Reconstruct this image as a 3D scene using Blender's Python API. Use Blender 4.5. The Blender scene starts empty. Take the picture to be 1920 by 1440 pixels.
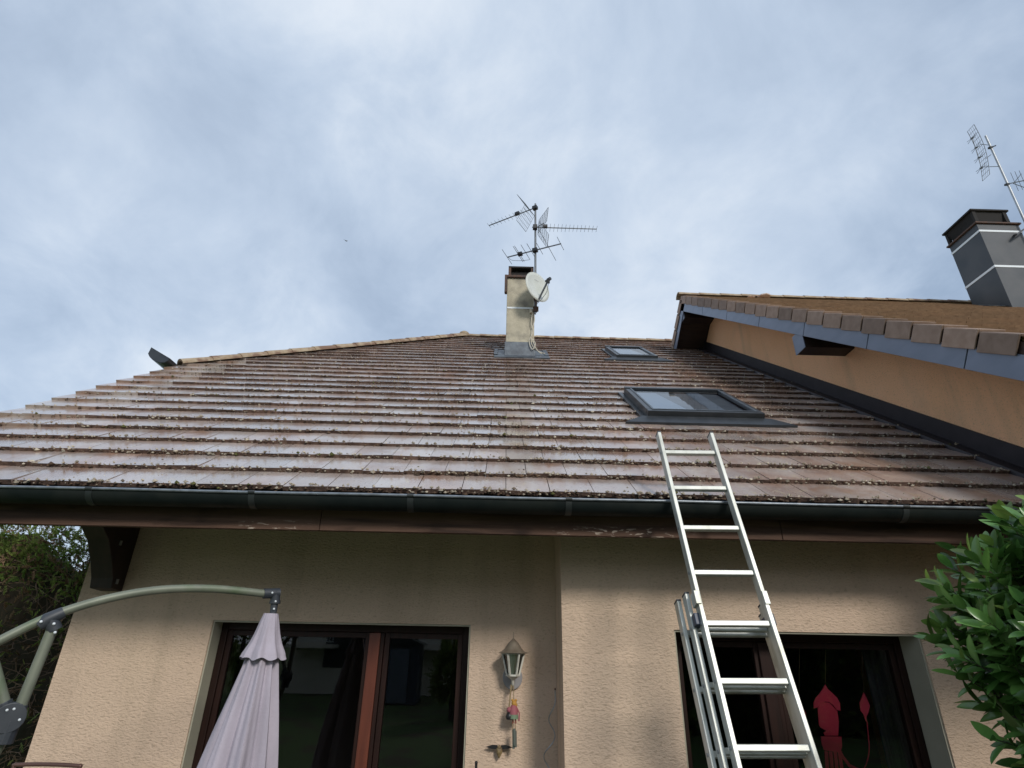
import bpy, math, random
from mathutils import Vector, Matrix, noise
R_ = math.radians
random.seed(7)
scene = bpy.context.scene
col = scene.collection

# ------------------------------------------------------------------ camera
F_PX, CX, CY = 1040.0, 960.0, 720.0          # focal length and centre in photograph pixels
PITCH, ROLL, YAW = R_(25.2), R_(1.05), R_(0.9)
CAM = Vector((0, 0, 2.0))
FW = Vector((math.sin(YAW)*math.cos(PITCH), math.cos(YAW)*math.cos(PITCH), math.sin(PITCH)))
_r0 = Vector((math.cos(YAW), -math.sin(YAW), 0)); _u0 = _r0.cross(FW)
RT = _r0*math.cos(ROLL) + _u0*math.sin(ROLL); UP = _u0*math.cos(ROLL) - _r0*math.sin(ROLL)
cd = bpy.data.cameras.new('camera'); cam = bpy.data.objects.new('camera', cd); col.objects.link(cam)
cam.matrix_world = Matrix(((RT.x, UP.x, -FW.x, CAM.x), (RT.y, UP.y, -FW.y, CAM.y), (RT.z, UP.z, -FW.z, CAM.z), (0, 0, 0, 1)))
cd.sensor_width = 36; cd.lens = F_PX/1920*36; cd.clip_start = .05; cd.clip_end = 2000
scene.camera = cam
scene.render.resolution_x = 1024; scene.render.resolution_y = 768
scene.view_settings.view_transform = 'Standard'; scene.view_settings.look = 'None'
scene.view_settings.gamma = 1; scene.view_settings.exposure = 0.46

def ray(x, y): return (x-CX)/F_PX*RT - (y-CY)/F_PX*UP + FW
def onY(x, y, Y): d = ray(x, y); return CAM + d*((Y-CAM.y)/d.y)
def onX(x, y, X): d = ray(x, y); return CAM + d*((X-CAM.x)/d.x)

# ------------------------------------------------------------------ light
SUN_EL, SUN_AZ = R_(31), R_(24)              # behind the camera, a little to the right
w = bpy.data.worlds.new('World'); scene.world = w; w.use_nodes = True
nt = w.node_tree; nt.nodes.clear(); N = nt.nodes.new; L = nt.links.new
out = N('ShaderNodeOutputWorld'); bg = N('ShaderNodeBackground'); bg.inputs['Strength'].default_value = 0.1
sky = N('ShaderNodeTexSky'); sky.sky_type = 'NISHITA'; sky.sun_disc = False
sky.sun_elevation = SUN_EL; sky.sun_rotation = math.pi - SUN_AZ; sky.air_density = 1.0; sky.dust_density = 2.0
tc = N('ShaderNodeTexCoord'); sep = N('ShaderNodeSeparateXYZ'); L(tc.outputs['Generated'], sep.inputs[0])
def wm(op, a, b=None, c=None):
    n = N('ShaderNodeMath'); n.operation = op
    for i, v in enumerate((a, b, c)):
        if v is None: continue
        if isinstance(v, (int, float)): n.inputs[i].default_value = v
        else: L(v, n.inputs[i])
    return n.outputs[0]
zz = wm('ADD', wm('MAXIMUM', sep.outputs[2], 0.0), 0.55)
comb = N('ShaderNodeCombineXYZ'); L(wm('DIVIDE', sep.outputs[0], zz), comb.inputs[0]); L(wm('DIVIDE', sep.outputs[1], zz), comb.inputs[1])
def wnoise(scale, detail, rough, dist, loc, rot=0, sc=(1, 1, 1)):
    mp = N('ShaderNodeMapping'); mp.inputs['Location'].default_value = loc; mp.inputs['Rotation'].default_value = (0, 0, rot); mp.inputs['Scale'].default_value = sc
    L(comb.outputs[0], mp.inputs[0])
    n = N('ShaderNodeTexNoise'); n.inputs['Scale'].default_value = scale; n.inputs['Detail'].default_value = detail
    n.inputs['Roughness'].default_value = rough; n.inputs['Distortion'].default_value = dist; L(mp.outputs[0], n.inputs[0]); return n.outputs[0]
def wramp(v, pts):
    r = N('ShaderNodeValToRGB'); r.color_ramp.interpolation = 'B_SPLINE'; e = r.color_ramp.elements
    while len(e) < len(pts): e.new(.5)
    for k, (p, c) in enumerate(pts): e[k].position = p; e[k].color = (*c, 1)
    L(v, r.inputs[0]); return r.outputs[0]
n1 = wnoise(1.6, 6, .52, .35, (3.1, 1.7, 0), R_(35), (1, .8, 1))
n2 = wnoise(5.0, 9, .62, .35, (1.3, 5.7, 0), R_(60), (1, .95, 1))
nn = wm('ADD', wm('MULTIPLY', n1, .60), wm('MULTIPLY', n2, .40))
cl = wramp(nn, [(.37, (.215, .29, .405)), (.44, (.305, .39, .515)), (.50, (.395, .475, .59)), (.555, (.505, .575, .665)), (.63, (.69, .725, .765))])
n3 = wnoise(.9, 3, .5, 0, (7.7, 2.2, 0))
grey = wramp(n3, [(.42, (0, 0, 0)), (.62, (1, 1, 1))])
mg = N('ShaderNodeMixRGB'); mg.inputs[0].default_value = .5; L(wm('MULTIPLY', grey, .55), mg.inputs[0]); L(cl, mg.inputs[1]); mg.inputs[2].default_value = (.48, .555, .66, 1)
cloud = N('ShaderNodeMixRGB'); cloud.blend_type = 'MULTIPLY'; cloud.inputs[0].default_value = 1; L(mg.outputs[0], cloud.inputs[1]); cloud.inputs[2].default_value = (10.0, 10.0, 10.0, 1)
thin = wramp(n1, [(.30, (.30, .30, .30)), (.48, (.06, .06, .06))])     # thin places where the blue shows through
mx = N('ShaderNodeMixRGB'); L(thin, mx.inputs[0]); L(cloud.outputs[0], mx.inputs[1]); L(sky.outputs[0], mx.inputs[2])
L(mx.outputs[0], bg.inputs[0]); L(bg.outputs[0], out.inputs[0])
sd = bpy.data.lights.new('sun', 'SUN'); sd.energy = 1.5; sd.angle = R_(12); sd.color = (1, .955, .89)
so = bpy.data.objects.new('sun', sd); col.objects.link(so)
sdir = Vector((math.sin(SUN_AZ)*math.cos(SUN_EL), -math.cos(SUN_AZ)*math.cos(SUN_EL), math.sin(SUN_EL)))
so.rotation_euler = sdir.to_track_quat('Z', 'Y').to_euler(); so.location = (6, -10, 12)

# ------------------------------------------------------------------ materials
def material(name, c1, c2=None, rough=.6, metal=0, scale=8, detail=5, lo=.35, hi=.65, bump=0, bscale=40, bdetail=4, sc=(1, 1, 1),
             bsc=(1, 1, 1), c3=None, scale3=2, lo3=.5, hi3=.6, attr=None, attr_amt=.25, spec=.5, rough2=None, bdist=.01, coord='Object', extra=None, rscale=3):
    m = bpy.data.materials.new(name); m.use_nodes = True; t = m.node_tree; n = t.nodes; l = t.links
    b = n['Principled BSDF']; b.inputs['Roughness'].default_value = rough; b.inputs['Metallic'].default_value = metal
    b.inputs['Specular IOR Level'].default_value = spec
    tc = n.new('ShaderNodeTexCoord')
    def nz(s, d, scl, dist=0, loc=(0, 0, 0)):
        mp = n.new('ShaderNodeMapping'); mp.inputs['Scale'].default_value = scl; mp.inputs['Location'].default_value = loc
        l.new(tc.outputs[coord], mp.inputs[0])
        x = n.new('ShaderNodeTexNoise'); x.inputs['Scale'].default_value = s; x.inputs['Detail'].default_value = d; x.inputs['Distortion'].default_value = dist
        l.new(mp.outputs[0], x.inputs[0]); return x.outputs[0]
    def rng(v, a, bb, ta=0, tb=1):
        r = n.new('ShaderNodeMapRange'); r.inputs[1].default_value = a; r.inputs[2].default_value = bb; r.inputs[3].default_value = ta; r.inputs[4].default_value = tb
        l.new(v, r.inputs[0]); return r.outputs[0]
    def mixc(f, a, bb, mode='MIX'):
        x = n.new('ShaderNodeMixRGB'); x.blend_type = mode
        for i, v in enumerate((f, a, bb)):
            if isinstance(v, tuple): x.inputs[i].default_value = (*v, 1)
            elif isinstance(v, (int, float)): x.inputs[i].default_value = v
            else: l.new(v, x.inputs[i])
        return x.outputs[0]
    cur = c1
    if c2: cur = mixc(rng(nz(scale, detail, sc), lo, hi), c1, c2)
    if c3: cur = mixc(rng(nz(scale3, 4, sc, 0, (5, 3, 1)), lo3, hi3), cur, c3)
    if extra: cur = extra(n, l, cur, nz, rng, mixc)
    if attr:
        a = n.new('ShaderNodeAttribute'); a.attribute_name = attr
        v = rng(a.outputs['Fac'], 0, 1, 1-attr_amt, 1+attr_amt)
        cmb = n.new('ShaderNodeCombineColor')
        for i in range(3): l.new(v, cmb.inputs[i])
        cur = mixc(1.0, cur, cmb.outputs[0], 'MULTIPLY')
    if isinstance(cur, tuple): b.inputs['Base Color'].default_value = (*cur, 1)
    else: l.new(cur, b.inputs['Base Color'])
    if rough2 is not None: l.new(rng(nz(rscale, 4, sc, 0, (9, 9, 9)), .38, .62, rough, rough2), b.inputs['Roughness'])
    if bump:
        bp = n.new('ShaderNodeBump'); bp.inputs['Strength'].default_value = bump; bp.inputs['Distance'].default_value = bdist
        l.new(nz(bscale, bdetail, bsc, .6), bp.inputs['Height']); l.new(bp.outputs[0], b.inputs['Normal'])
    return m

M = {}
def tile_extra(n, l, cur, nz, rng, mixc):
    # pale lime bloom in streaks down the slope, paled to paint in wet sheen, rusty and dark stains
    s = rng(nz(2.0, 5, (1.6, .45, .45), .4, (2, 8, 3)), .41, .64, 0, .85)
    cur = mixc(s, cur, (.44, .38, .34))
    s5 = rng(nz(.75, 4, (1, 1, 1), .5, (6, 1, 9)), .46, .62, 0, .45)  # broad pale patches: silvery roof sheen painted into the colour
    cur = mixc(s5, cur, (.50, .47, .45))
    s2 = rng(nz(14, 6, (1, .7, .7), .3, (1, 4, 7)), .60, .72, 0, .75)
    cur = mixc(s2, cur, (.46, .37, .25))
    s3 = rng(nz(3.3, 5, (1, 1, 1), .3, (11, 4, 2)), .56, .68, 0, .6)
    cur = mixc(s3, cur, (.27, .135, .07))
    s4 = rng(nz(60, 3, (1, 1, 1), 0, (3, 3, 3)), .60, .72, 0, .6)
    return mixc(s4, cur, (.08, .05, .04))
M['tile'] = material('wet_roof_tile', (.27, .165, .12), (.37, .245, .185), rough=.15, rough2=.55, rscale=.9, scale=5, attr='tint', attr_amt=.13,
                     bump=.35, bscale=90, bdist=.003, extra=tile_extra, spec=.8)
M['tile'].node_tree.nodes['Principled BSDF'].inputs['Coat Weight'].default_value = .85; M['tile'].node_tree.nodes['Principled BSDF'].inputs['Coat Roughness'].default_value = .16
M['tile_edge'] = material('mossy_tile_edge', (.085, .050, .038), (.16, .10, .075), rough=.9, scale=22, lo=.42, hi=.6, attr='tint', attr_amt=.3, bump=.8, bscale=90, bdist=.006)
def moss_extra(n, l, cur, nz, rng, mixc):
    s = rng(nz(6, 6, (1, 1, 1), .5, (2, 8, 3)), .45, .6)
    return mixc(s, cur, (.27, .185, .10))
M['tile2'] = material('mossy_roof_tile', (.30, .19, .12), (.40, .27, .18), rough=.75, scale=9, attr='tint', attr_amt=.3, bump=.25, bscale=60, bdist=.004, extra=moss_extra)
M['verge'] = material('verge_tile_brown', (.23, .155, .112), (.29, .205, .155), rough=.7, scale=12, attr='tint', attr_amt=.25, bump=.2, bscale=120, bdist=.003)
M['ridge'] = material('ridge_tile_tan', (.30, .21, .13), (.40, .32, .22), rough=.8, scale=10, c3=(.20, .12, .08), scale3=4, bump=.5, bscale=50)
M['crust_pale'] = material('pale_lichen', (.42, .37, .29), (.22, .17, .12), rough=.95, scale=30, lo=.45, hi=.58, attr='tint', attr_amt=.4)
M['crust_dark'] = material('dark_moss', (.055, .035, .025), (.12, .075, .045), rough=.95, scale=25, attr='tint', attr_amt=.4)
M['moss_green'] = material('green_moss', (.07, .075, .02), (.13, .12, .04), rough=.95, scale=25)
M['under'] = material('roof_underlay', (.03, .02, .016), rough=.9)
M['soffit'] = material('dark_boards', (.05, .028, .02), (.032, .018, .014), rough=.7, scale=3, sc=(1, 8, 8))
def stucco_extra(d):
    def fn(n, l, cur, nz, rng, mixc):
        cur = mixc(rng(nz(.8, 3, (1, 1, 1), 0, (4, 2, 1)), .5, .7, 0, .4), cur, d)
        cur = mixc(rng(nz(2.2, 6, (1.6, 1.6, .14), .2, (7, 2, 1)), .54, .72, 0, .30), cur, (.33, .26, .18))
        cur = mixc(rng(nz(1.3, 7, (1, 1, .7), .6, (1, 9, 2)), .55, .75, 0, .25), cur, (.40, .33, .24))
        return mixc(rng(nz(62, 3, (.62, 1, 1.3), .6), .56, .72, 0, .42), cur, (.30, .22, .15))
    return fn
def stucco(name, a, b, d=(.5, .4, .3)):
    return material(name, a, b, rough=.92, scale=1.6, detail=6, lo=.3, hi=.7, bump=1.0, bscale=62, bdetail=3, bsc=(.62, 1, 1.3), bdist=.010, spec=.2,
                    extra=stucco_extra(d))
M['wall'] = stucco('rough_render', (.67, .51, .375), (.63, .475, .355), (.67, .505, .41))
M['orange'] = stucco('orange_render', (.93, .535, .31), (.89, .50, .275), (.91, .53, .33))
M['reveal'] = material('smooth_reveal', (.42, .40, .31), (.37, .35, .27), rough=.8, scale=4, bump=.2, bscale=80)
M['zinc'] = material('dark_zinc', (.008, .012, .012), (.014, .019, .018), rough=.5, metal=0, spec=.16, scale=5, c3=(.016, .020, .018), scale3=3, rough2=.65, bump=.1, bscale=30)
M['joint'] = material('gutter_joint_zinc', (.018, .023, .023), (.03, .035, .035), rough=.5, scale=9)
M['rim'] = material('gutter_rim', (.26, .29, .32), (.15, .17, .19), rough=.35, metal=.4, scale=14)
def board_extra(n, l, cur, nz, rng, mixc):
    p = rng(nz(16, 8, (.8, 3, 3), .6, (1, 1, 1)), .56, .60)
    tcn = n.new('ShaderNodeTexCoord'); sx = n.new('ShaderNodeSeparateXYZ'); l.new(tcn.outputs['Object'], sx.inputs[0])
    def mul(a, b):
        mm = n.new('ShaderNodeMath'); mm.operation = 'MULTIPLY'; l.new(a, mm.inputs[0]); l.new(b, mm.inputs[1]); return mm.outputs[0]
    def add(a, b):
        mm = n.new('ShaderNodeMath'); mm.operation = 'ADD'; mm.use_clamp = True; l.new(a, mm.inputs[0]); l.new(b, mm.inputs[1]); return mm.outputs[0]
    low = rng(sx.outputs[2], 2.735, 2.70)
    q = add(mul(rng(sx.outputs[0], .30, .60), rng(sx.outputs[0], 1.35, 1.1)), mul(rng(sx.outputs[0], -1.75, -1.65), rng(sx.outputs[0], -1.25, -1.38)))
    knot = rng(nz(2.6, 2, (1, 3, 3), 0, (8, 1, 1)), .62, .74, 0, .85)
    return mixc(mul(mul(p, q), low), mixc(knot, cur, (.028, .016, .012)), (.45, .36, .29))
M['board'] = material('weathered_stained_board', (.092, .050, .033), (.048, .028, .021), rough=.75, spec=.25, scale=4, sc=(.35, 5, 5), c3=(.125, .072, .050), scale3=2.2, extra=board_extra, bump=.3, bscale=20, bsc=(.2, 4, 4))
M['darkwood'] = material('dark_timber', (.035, .02, .016), (.022, .014, .012), rough=.6, scale=6, sc=(4, 4, .6))
M['frame'] = material('brown_window_frame', (.026, .010, .007), (.016, .007, .005), rough=.5, spec=.25, scale=5, sc=(5, 5, .5))
M['stile'] = material('red_brown_stile', (.15, .043, .024), (.11, .032, .019), rough=.4, scale=5, sc=(6, 6, .5))
M['charcoal'] = material('charcoal_metal', (.035, .04, .046), (.05, .055, .062), rough=.35, metal=.3, scale=8)
M['leadgrey'] = material('lead_flashing', (.12, .14, .16), (.075, .085, .10), rough=.5, metal=.4, scale=8, bump=.3, bscale=15)
M['fascia'] = material('blue_grey_cladding', (.20, .235, .31), (.17, .205, .27), rough=.38, metal=.25, scale=3, sc=(1, 1, 3))
M['chim_metal'] = material('grey_chimney_cladding', (.036, .042, .048), (.056, .059, .063), rough=.42, metal=.2, scale=2.5)
M['white'] = material('white_metal', (.72, .76, .78), rough=.4)
M['chim'] = material('weathered_chimney_render', (.50, .45, .34), (.40, .36, .27), rough=.92, scale=6, c3=(.22, .20, .165), scale3=3.2, lo3=.50, hi3=.72, bump=.7, bscale=50)
M['rust'] = material('rusty_steel', (.11, .055, .035), (.06, .045, .04), rough=.8, scale=20)
M['black'] = material('soot_and_shade_black', (.014, .012, .011), rough=.85)
M['cable'] = material('cream_cable', (.55, .50, .40), rough=.6)
M['steel'] = material('antenna_steel', (.16, .18, .20), (.11, .12, .13), rough=.5, metal=.5, scale=12)
M['gal'] = material('galvanised_tube', (.42, .44, .45), (.34, .35, .36), rough=.45, metal=.6, scale=12)
M['dish'] = material('dish_paint', (.62, .64, .60), (.54, .56, .50), rough=.45, scale=4)
M['dish_mark'] = material('dish_mark_grey', (.40, .41, .41), rough=.5)
M['alu'] = material('ladder_aluminium', (.62, .63, .58), (.50, .51, .46), rough=.42, metal=.35, scale=14, sc=(1, 1, .4), c3=(.40, .40, .33), scale3=9, lo3=.55, hi3=.7)
M['plastic_blue'] = material('blue_grey_plastic', (.045, .06, .095), rough=.45)
M['plastic_black'] = material('black_plastic', (.016, .016, .017), rough=.4)
M['plastic_dark'] = material('dark_grey_plastic', (.03, .036, .045), (.05, .056, .065), rough=.5, scale=10)
M['olive'] = material('grey_green_tube', (.215, .23, .175), (.165, .18, .135), rough=.5, metal=.15, scale=7, c3=(.12, .16, .09), scale3=5, lo3=.52, hi3=.7)
M['lilac'] = material('lilac_canvas', (.46, .415, .475), (.38, .345, .395), rough=.9, scale=9, sc=(1, 1, .25), bump=.25, bscale=60, spec=.2)
M['lantern'] = material('verdigris_white_lantern', (.62, .61, .54), (.50, .47, .40), rough=.5, scale=25)
M['hood'] = material('bronze_lantern_hood', (.19, .15, .11), (.26, .22, .17), rough=.4, metal=.3, scale=16)
M['bulb'] = material('frosted_bulb', (.62, .62, .52), rough=.3)
M['string'] = material('tan_string', (.30, .22, .12), rough=.9)
M['yellow'] = material('doll_yellow', (.50, .26, .05), rough=.7)
M['pink'] = material('doll_pink', (.34, .10, .12), rough=.7)
M['green'] = material('doll_green', (.17, .24, .15), rough=.7)
M['red'] = material('doll_red', (.28, .10, .07), rough=.7)
M['chime'] = material('chime_tube', (.26, .30, .27), rough=.35, metal=.7)
M['squid'] = material('red_paper', (.88, .085, .16), (.80, .07, .135), rough=.7, scale=8)
M['beige'] = material('beige_sling', (.38, .33, .26), (.33, .28, .22), rough=.8, scale=30)
M['chairframe'] = material('brown_chair_tube', (.14, .075, .06), rough=.4, metal=.2)
M['bark'] = material('bark', (.10, .075, .055), (.06, .045, .035), rough=.9, scale=12, sc=(1, 1, .3), bump=.5)
M['twig'] = material('dead_twig', (.34, .24, .18), (.22, .15, .11), rough=.9, scale=5)
M['darkgreen'] = material('hedge_core_shade', (.022, .024, .012), (.036, .026, .016), rough=1, scale=4)  # dark sheet standing in for the shade inside the hedge, closes gaps
def leafmat(name, a, b, rough, spec=.5, trans=.25):
    m = material(name, a, b, rough=rough, scale=4, attr='tint', attr_amt=.5, spec=spec)
    n = m.node_tree.nodes; l = m.node_tree.links; p = n['Principled BSDF']
    src = p.inputs['Base Color'].links[0].from_socket
    t = n.new('ShaderNodeBsdfTranslucent'); l.new(src, t.inputs[0]); mx = n.new('ShaderNodeMixShader'); mx.inputs[0].default_value = trans
    l.new(p.outputs[0], mx.inputs[1]); l.new(t.outputs[0], mx.inputs[2]); l.new(mx.outputs[0], n['Material Output'].inputs[0]); return m
M['laurel'] = leafmat('laurel_leaf', (.065, .17, .038), (.14, .27, .060), .27, .6)
M['laurel_new'] = leafmat('young_laurel_leaf', (.17, .25, .055), (.13, .21, .045), .35)
M['hedge'] = leafmat('hedge_leaf', (.15, .25, .05), (.27, .32, .09), .6, .5, .45)
M['hedge_brown'] = leafmat('dead_hedge_leaf', (.22, .14, .08), (.15, .10, .06), .8)
M['grass'] = material('lawn_grass', (.07, .14, .03), (.10, .17, .045), rough=.9, scale=9, c3=(.09, .08, .04), scale3=1.5, bump=.8, bscale=90)
M['terrace'] = material('terrace_slabs', (.11, .10, .09), (.08, .073, .066), rough=.85, scale=5, bump=.3)
M['plaster'] = material('pale_plaster', (.80, .77, .68), (.74, .71, .62), rough=.9, scale=2)
M['room_dark'] = material('interior_plaster_shade', (.03, .027, .024), rough=.9)  # near-black plaster: the unlit room's darkness is put into its colour
M['curtain'] = material('grey_curtain', (.20, .20, .21), rough=.9, scale=10, c2=(.15, .15, .16), sc=(8, 8, .3))

def glass(name, tint=(.55, .58, .60), ior=1.65, rough=.01, base=None):
    m = bpy.data.materials.new(name); m.use_nodes = True; t = m.node_tree; n = t.nodes; l = t.links; n.clear()
    o = n.new('ShaderNodeOutputMaterial'); fr = n.new('ShaderNodeFresnel'); fr.inputs[0].default_value = ior
    g = n.new('ShaderNodeBsdfGlossy'); g.inputs['Roughness'].default_value = rough
    tr = n.new('ShaderNodeBsdfTransparent'); tr.inputs[0].default_value = (*tint, 1); mx = n.new('ShaderNodeMixShader')
    if base:
        d = n.new('ShaderNodeBsdfDiffuse'); d.inputs[0].default_value = (*base, 1)
        m2 = n.new('ShaderNodeMixShader'); m2.inputs[0].default_value = .25; l.new(tr.outputs[0], m2.inputs[1]); l.new(d.outputs[0], m2.inputs[2]); src = m2.outputs[0]
    else: src = tr.outputs[0]
    l.new(fr.outputs[0], mx.inputs[0]); l.new(src, mx.inputs[1]); l.new(g.outputs[0], mx.inputs[2]); l.new(mx.outputs[0], o.inputs[0]); return m
M['glass'] = glass('door_glass', (.93, .94, .95), 1.75)
M['skyglass'] = glass('skylight_glass', (.80, .85, .90), 1.9, .02)
M['sky_reflection'] = material('painted_sky_reflection', (.38, .46, .55), rough=.8)
M['gable_tint'] = material('painted_gable_reflection', (.15, .17, .20), (.24, .26, .28), rough=.8, scale=4)
M['lampglass'] = glass('lantern_glass', (.85, .88, .82), 1.5, .08)

# ------------------------------------------------------------------ mesh helpers
class MB:
    def __init__(s): s.v = []; s.f = []; s.mi = []; s.tint = []
    def add(s, vs, fs, mi=0, tint=.5):
        o = len(s.v); s.v += [tuple(p) for p in vs]
        for f in fs: s.f.append([i+o for i in f]); s.mi.append(mi); s.tint.append(tint)
    def box(s, a, b, mi=0, tint=.5):
        x0, y0, z0 = a; x1, y1, z1 = b
        s.hexa([(x0, y0, z0), (x1, y0, z0), (x1, y1, z0), (x0, y1, z0), (x0, y0, z1), (x1, y0, z1), (x1, y1, z1), (x0, y1, z1)], mi, tint)
    def hexa(s, p, mi=0, tint=.5, front=None):
        n0 = len(s.mi); s.add(p, [(3, 2, 1, 0), (4, 5, 6, 7), (0, 1, 5, 4), (1, 2, 6, 5), (2, 3, 7, 6), (3, 0, 4, 7)], mi, tint)
        if front is not None: s.mi[n0+2] = front
    def obox(s, c, ax, ay, az, hx, hy, hz, mi=0, tint=.5):
        c = Vector(c); ax, ay, az = Vector(ax)*hx, Vector(ay)*hy, Vector(az)*hz
        s.hexa([c-ax-ay-az, c+ax-ay-az, c+ax+ay-az, c-ax+ay-az, c-ax-ay+az, c+ax-ay+az, c+ax+ay+az, c-ax+ay+az], mi, tint)
    def bar(s, a, b, wx, wy, up=(0, 0, 1), mi=0):
        a, b = Vector(a), Vector(b); d = (b-a).normalized(); x = d.cross(Vector(up))
        if x.length < 1e-4: x = d.cross(Vector((0, 1, 0)))
        x.normalize(); y = x.cross(d)
        s.obox((a+b)/2, x, y, d, wx/2, wy/2, (b-a).length/2, mi)
    def prism(s, poly, ext, mi=0):
        poly = [Vector(p) for p in poly]; ext = Vector(ext); n = len(poly)
        s.add(poly+[p+ext for p in poly], [tuple(range(n))[::-1], tuple(range(n, 2*n))]+[(i, (i+1) % n, n+(i+1) % n, n+i) for i in range(n)], mi)
    def tube(s, pts, r, seg=10, mi=0, cap=True, tint=.5):
        pts = [Vector(p) for p in pts]; n = len(pts); rr = r if isinstance(r, (list, tuple)) else [r]*n
        t0 = (pts[1]-pts[0]).normalized(); ref = Vector((0, 0, 1)) if abs(t0.z) < .9 else Vector((0, 1, 0))
        x = t0.cross(ref).normalized(); vs = []; fs = []
        for i, p in enumerate(pts):
            t = (pts[min(i+1, n-1)]-pts[max(i-1, 0)]).normalized(); x = (x-t*x.dot(t)).normalized(); y = t.cross(x)
            for k in range(seg):
                a = 2*math.pi*k/seg; vs.append(p+(x*math.cos(a)+y*math.sin(a))*rr[i])
        for i in range(n-1):
            for k in range(seg):
                k2 = (k+1) % seg; fs.append((i*seg+k, i*seg+k2, (i+1)*seg+k2, (i+1)*seg+k))
        if cap: fs.append(tuple(range(seg))[::-1]); fs.append(tuple((n-1)*seg+k for k in range(seg)))
        s.add(vs, fs, mi, tint)
    def lathe(s, c, prof, seg=16, mi=0, fn=None, rot=0):
        c = Vector(c); vs = []; fs = []; n = len(prof)
        for i, (r, z) in enumerate(prof):
            for k in range(seg):
                a = 2*math.pi*k/seg+rot; q = r if fn is None else r*fn(a, z)
                vs.append(c+Vector((q*math.cos(a), q*math.sin(a), z)))
        for i in range(n-1):
            for k in range(seg):
                k2 = (k+1) % seg; fs.append((i*seg+k, i*seg+k2, (i+1)*seg+k2, (i+1)*seg+k))
        fs.append(tuple(range(seg))[::-1]); fs.append(tuple((n-1)*seg+k for k in range(seg)))
        s.add(vs, fs, mi)
    def ball(s, c, r, sc=(1, 1, 1), seg=10, rings=6, mi=0):
        s.lathe(c, [(max(.0005, r*sc[0]*math.sin(math.pi*i/rings)), -r*sc[2]*math.cos(math.pi*i/rings)) for i in range(rings+1)], seg, mi)
    def build(s, name, mats, parent=None, smooth=False, bevel=0, loc=None):
        base = Vector(root_loc(parent)) if parent else Vector(loc or (0, 0, 0))
        me = bpy.data.meshes.new(name); me.from_pydata([tuple(Vector(p)-base) for p in s.v], [], s.f)
        if not isinstance(mats, (list, tuple)): mats = [mats]
        for m in mats: me.materials.append(m)
        me.polygons.foreach_set('material_index', s.mi)
        at = me.attributes.new('tint', 'FLOAT', 'FACE'); at.data.foreach_set('value', s.tint)
        me.polygons.foreach_set('use_smooth', [smooth]*len(s.f)); me.update()
        o = bpy.data.objects.new(name, me); col.objects.link(o)
        if parent: o.parent = parent
        else: o.location = base
        if bevel:
            bm = o.modifiers.new('bevel', 'BEVEL'); bm.width = bevel; bm.segments = 2; bm.limit_method = 'ANGLE'
        if smooth:
            try: me.set_sharp_from_angle(angle=R_(50))
            except Exception: pass
        return o
def root_loc(o):
    while o.parent: o = o.parent
    return o.location
def thing(name, label, cat, loc, group=None):
    o = bpy.data.objects.new(name, None); col.objects.link(o); o.location = loc; o.empty_display_size = .2
    return tag(o, label, cat, group)
def tag(o, label=None, cat=None, group=None, kind=None):
    if label: o['label'] = label
    if cat: o['category'] = cat
    if group: o['group'] = group
    if kind: o['kind'] = kind
    return o
def box(name, a, b, m, parent=None, bevel=0, **k):
    mb = MB(); mb.box(a, b); return mb.build(name, m, parent, bevel=bevel, **k)

# ------------------------------------------------------------------ roof frame of reference
SL = R_(36.3); SV = Vector((0, math.cos(SL), math.sin(SL))); NV = Vector((0, -math.sin(SL), math.cos(SL)))
E0 = Vector((0, 3.7216, 2.9454-.03))
def RP(X, S, h=0): return E0+Vector((X, 0, 0))+SV*S+NV*h
YL, YR, XC, XLC = 4.78, 4.30, .455, -3.33      # left wall, right wall, step in the wall, left corner
NX, NWX = 3.60, 4.25                          # neighbour's verge and gable wall
S_RIDGE = 9.52; XH = -4.88; S_H = 4.72; X_RE = -.95
def hip_x(S): return XH if S < S_H else XH+(S-S_H)*(X_RE-XH)/(S_RIDGE-S_H)

# ------------------------------------------------------------------ ground
g = MB(); g.add([(-400, -400, -.02), (400, -400, -.02), (400, 400, -.02), (-400, 400, -.02)], [(0, 1, 2, 3)]); tag(g.build('lawn', M['grass']), kind='structure')
t = MB(); t.box((-4.5, .9, -.05), (NWX, YL, .02)); tag(t.build('terrace', M['terrace']), kind='structure')

# ------------------------------------------------------------------ the house
house = thing('house', 'beige rough rendered house with wet brown tiled roof, gutter and patio doors', 'house', (0, YL, 0))
D1 = (-2.235, -.215, 0.02, 2.139); D2 = (1.255, 3.03, 0.02, 2.118)   # openings x0 x1 z0 z1
def wall_with_hole(mb, x0, x1, y0, y1, z1fn, hole):
    hx0, hx1, hz0, hz1 = hole; zt = z1fn
    mb.box((x0, y0, 0), (hx0, y1, zt)); mb.box((hx1, y0, 0), (x1, y1, zt)); mb.box((hx0, y0, hz1), (hx1, y1, zt))
def roofz(y): return E0.z+(y-E0.y)*math.tan(SL)
wl = MB(); TK = .34
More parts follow.
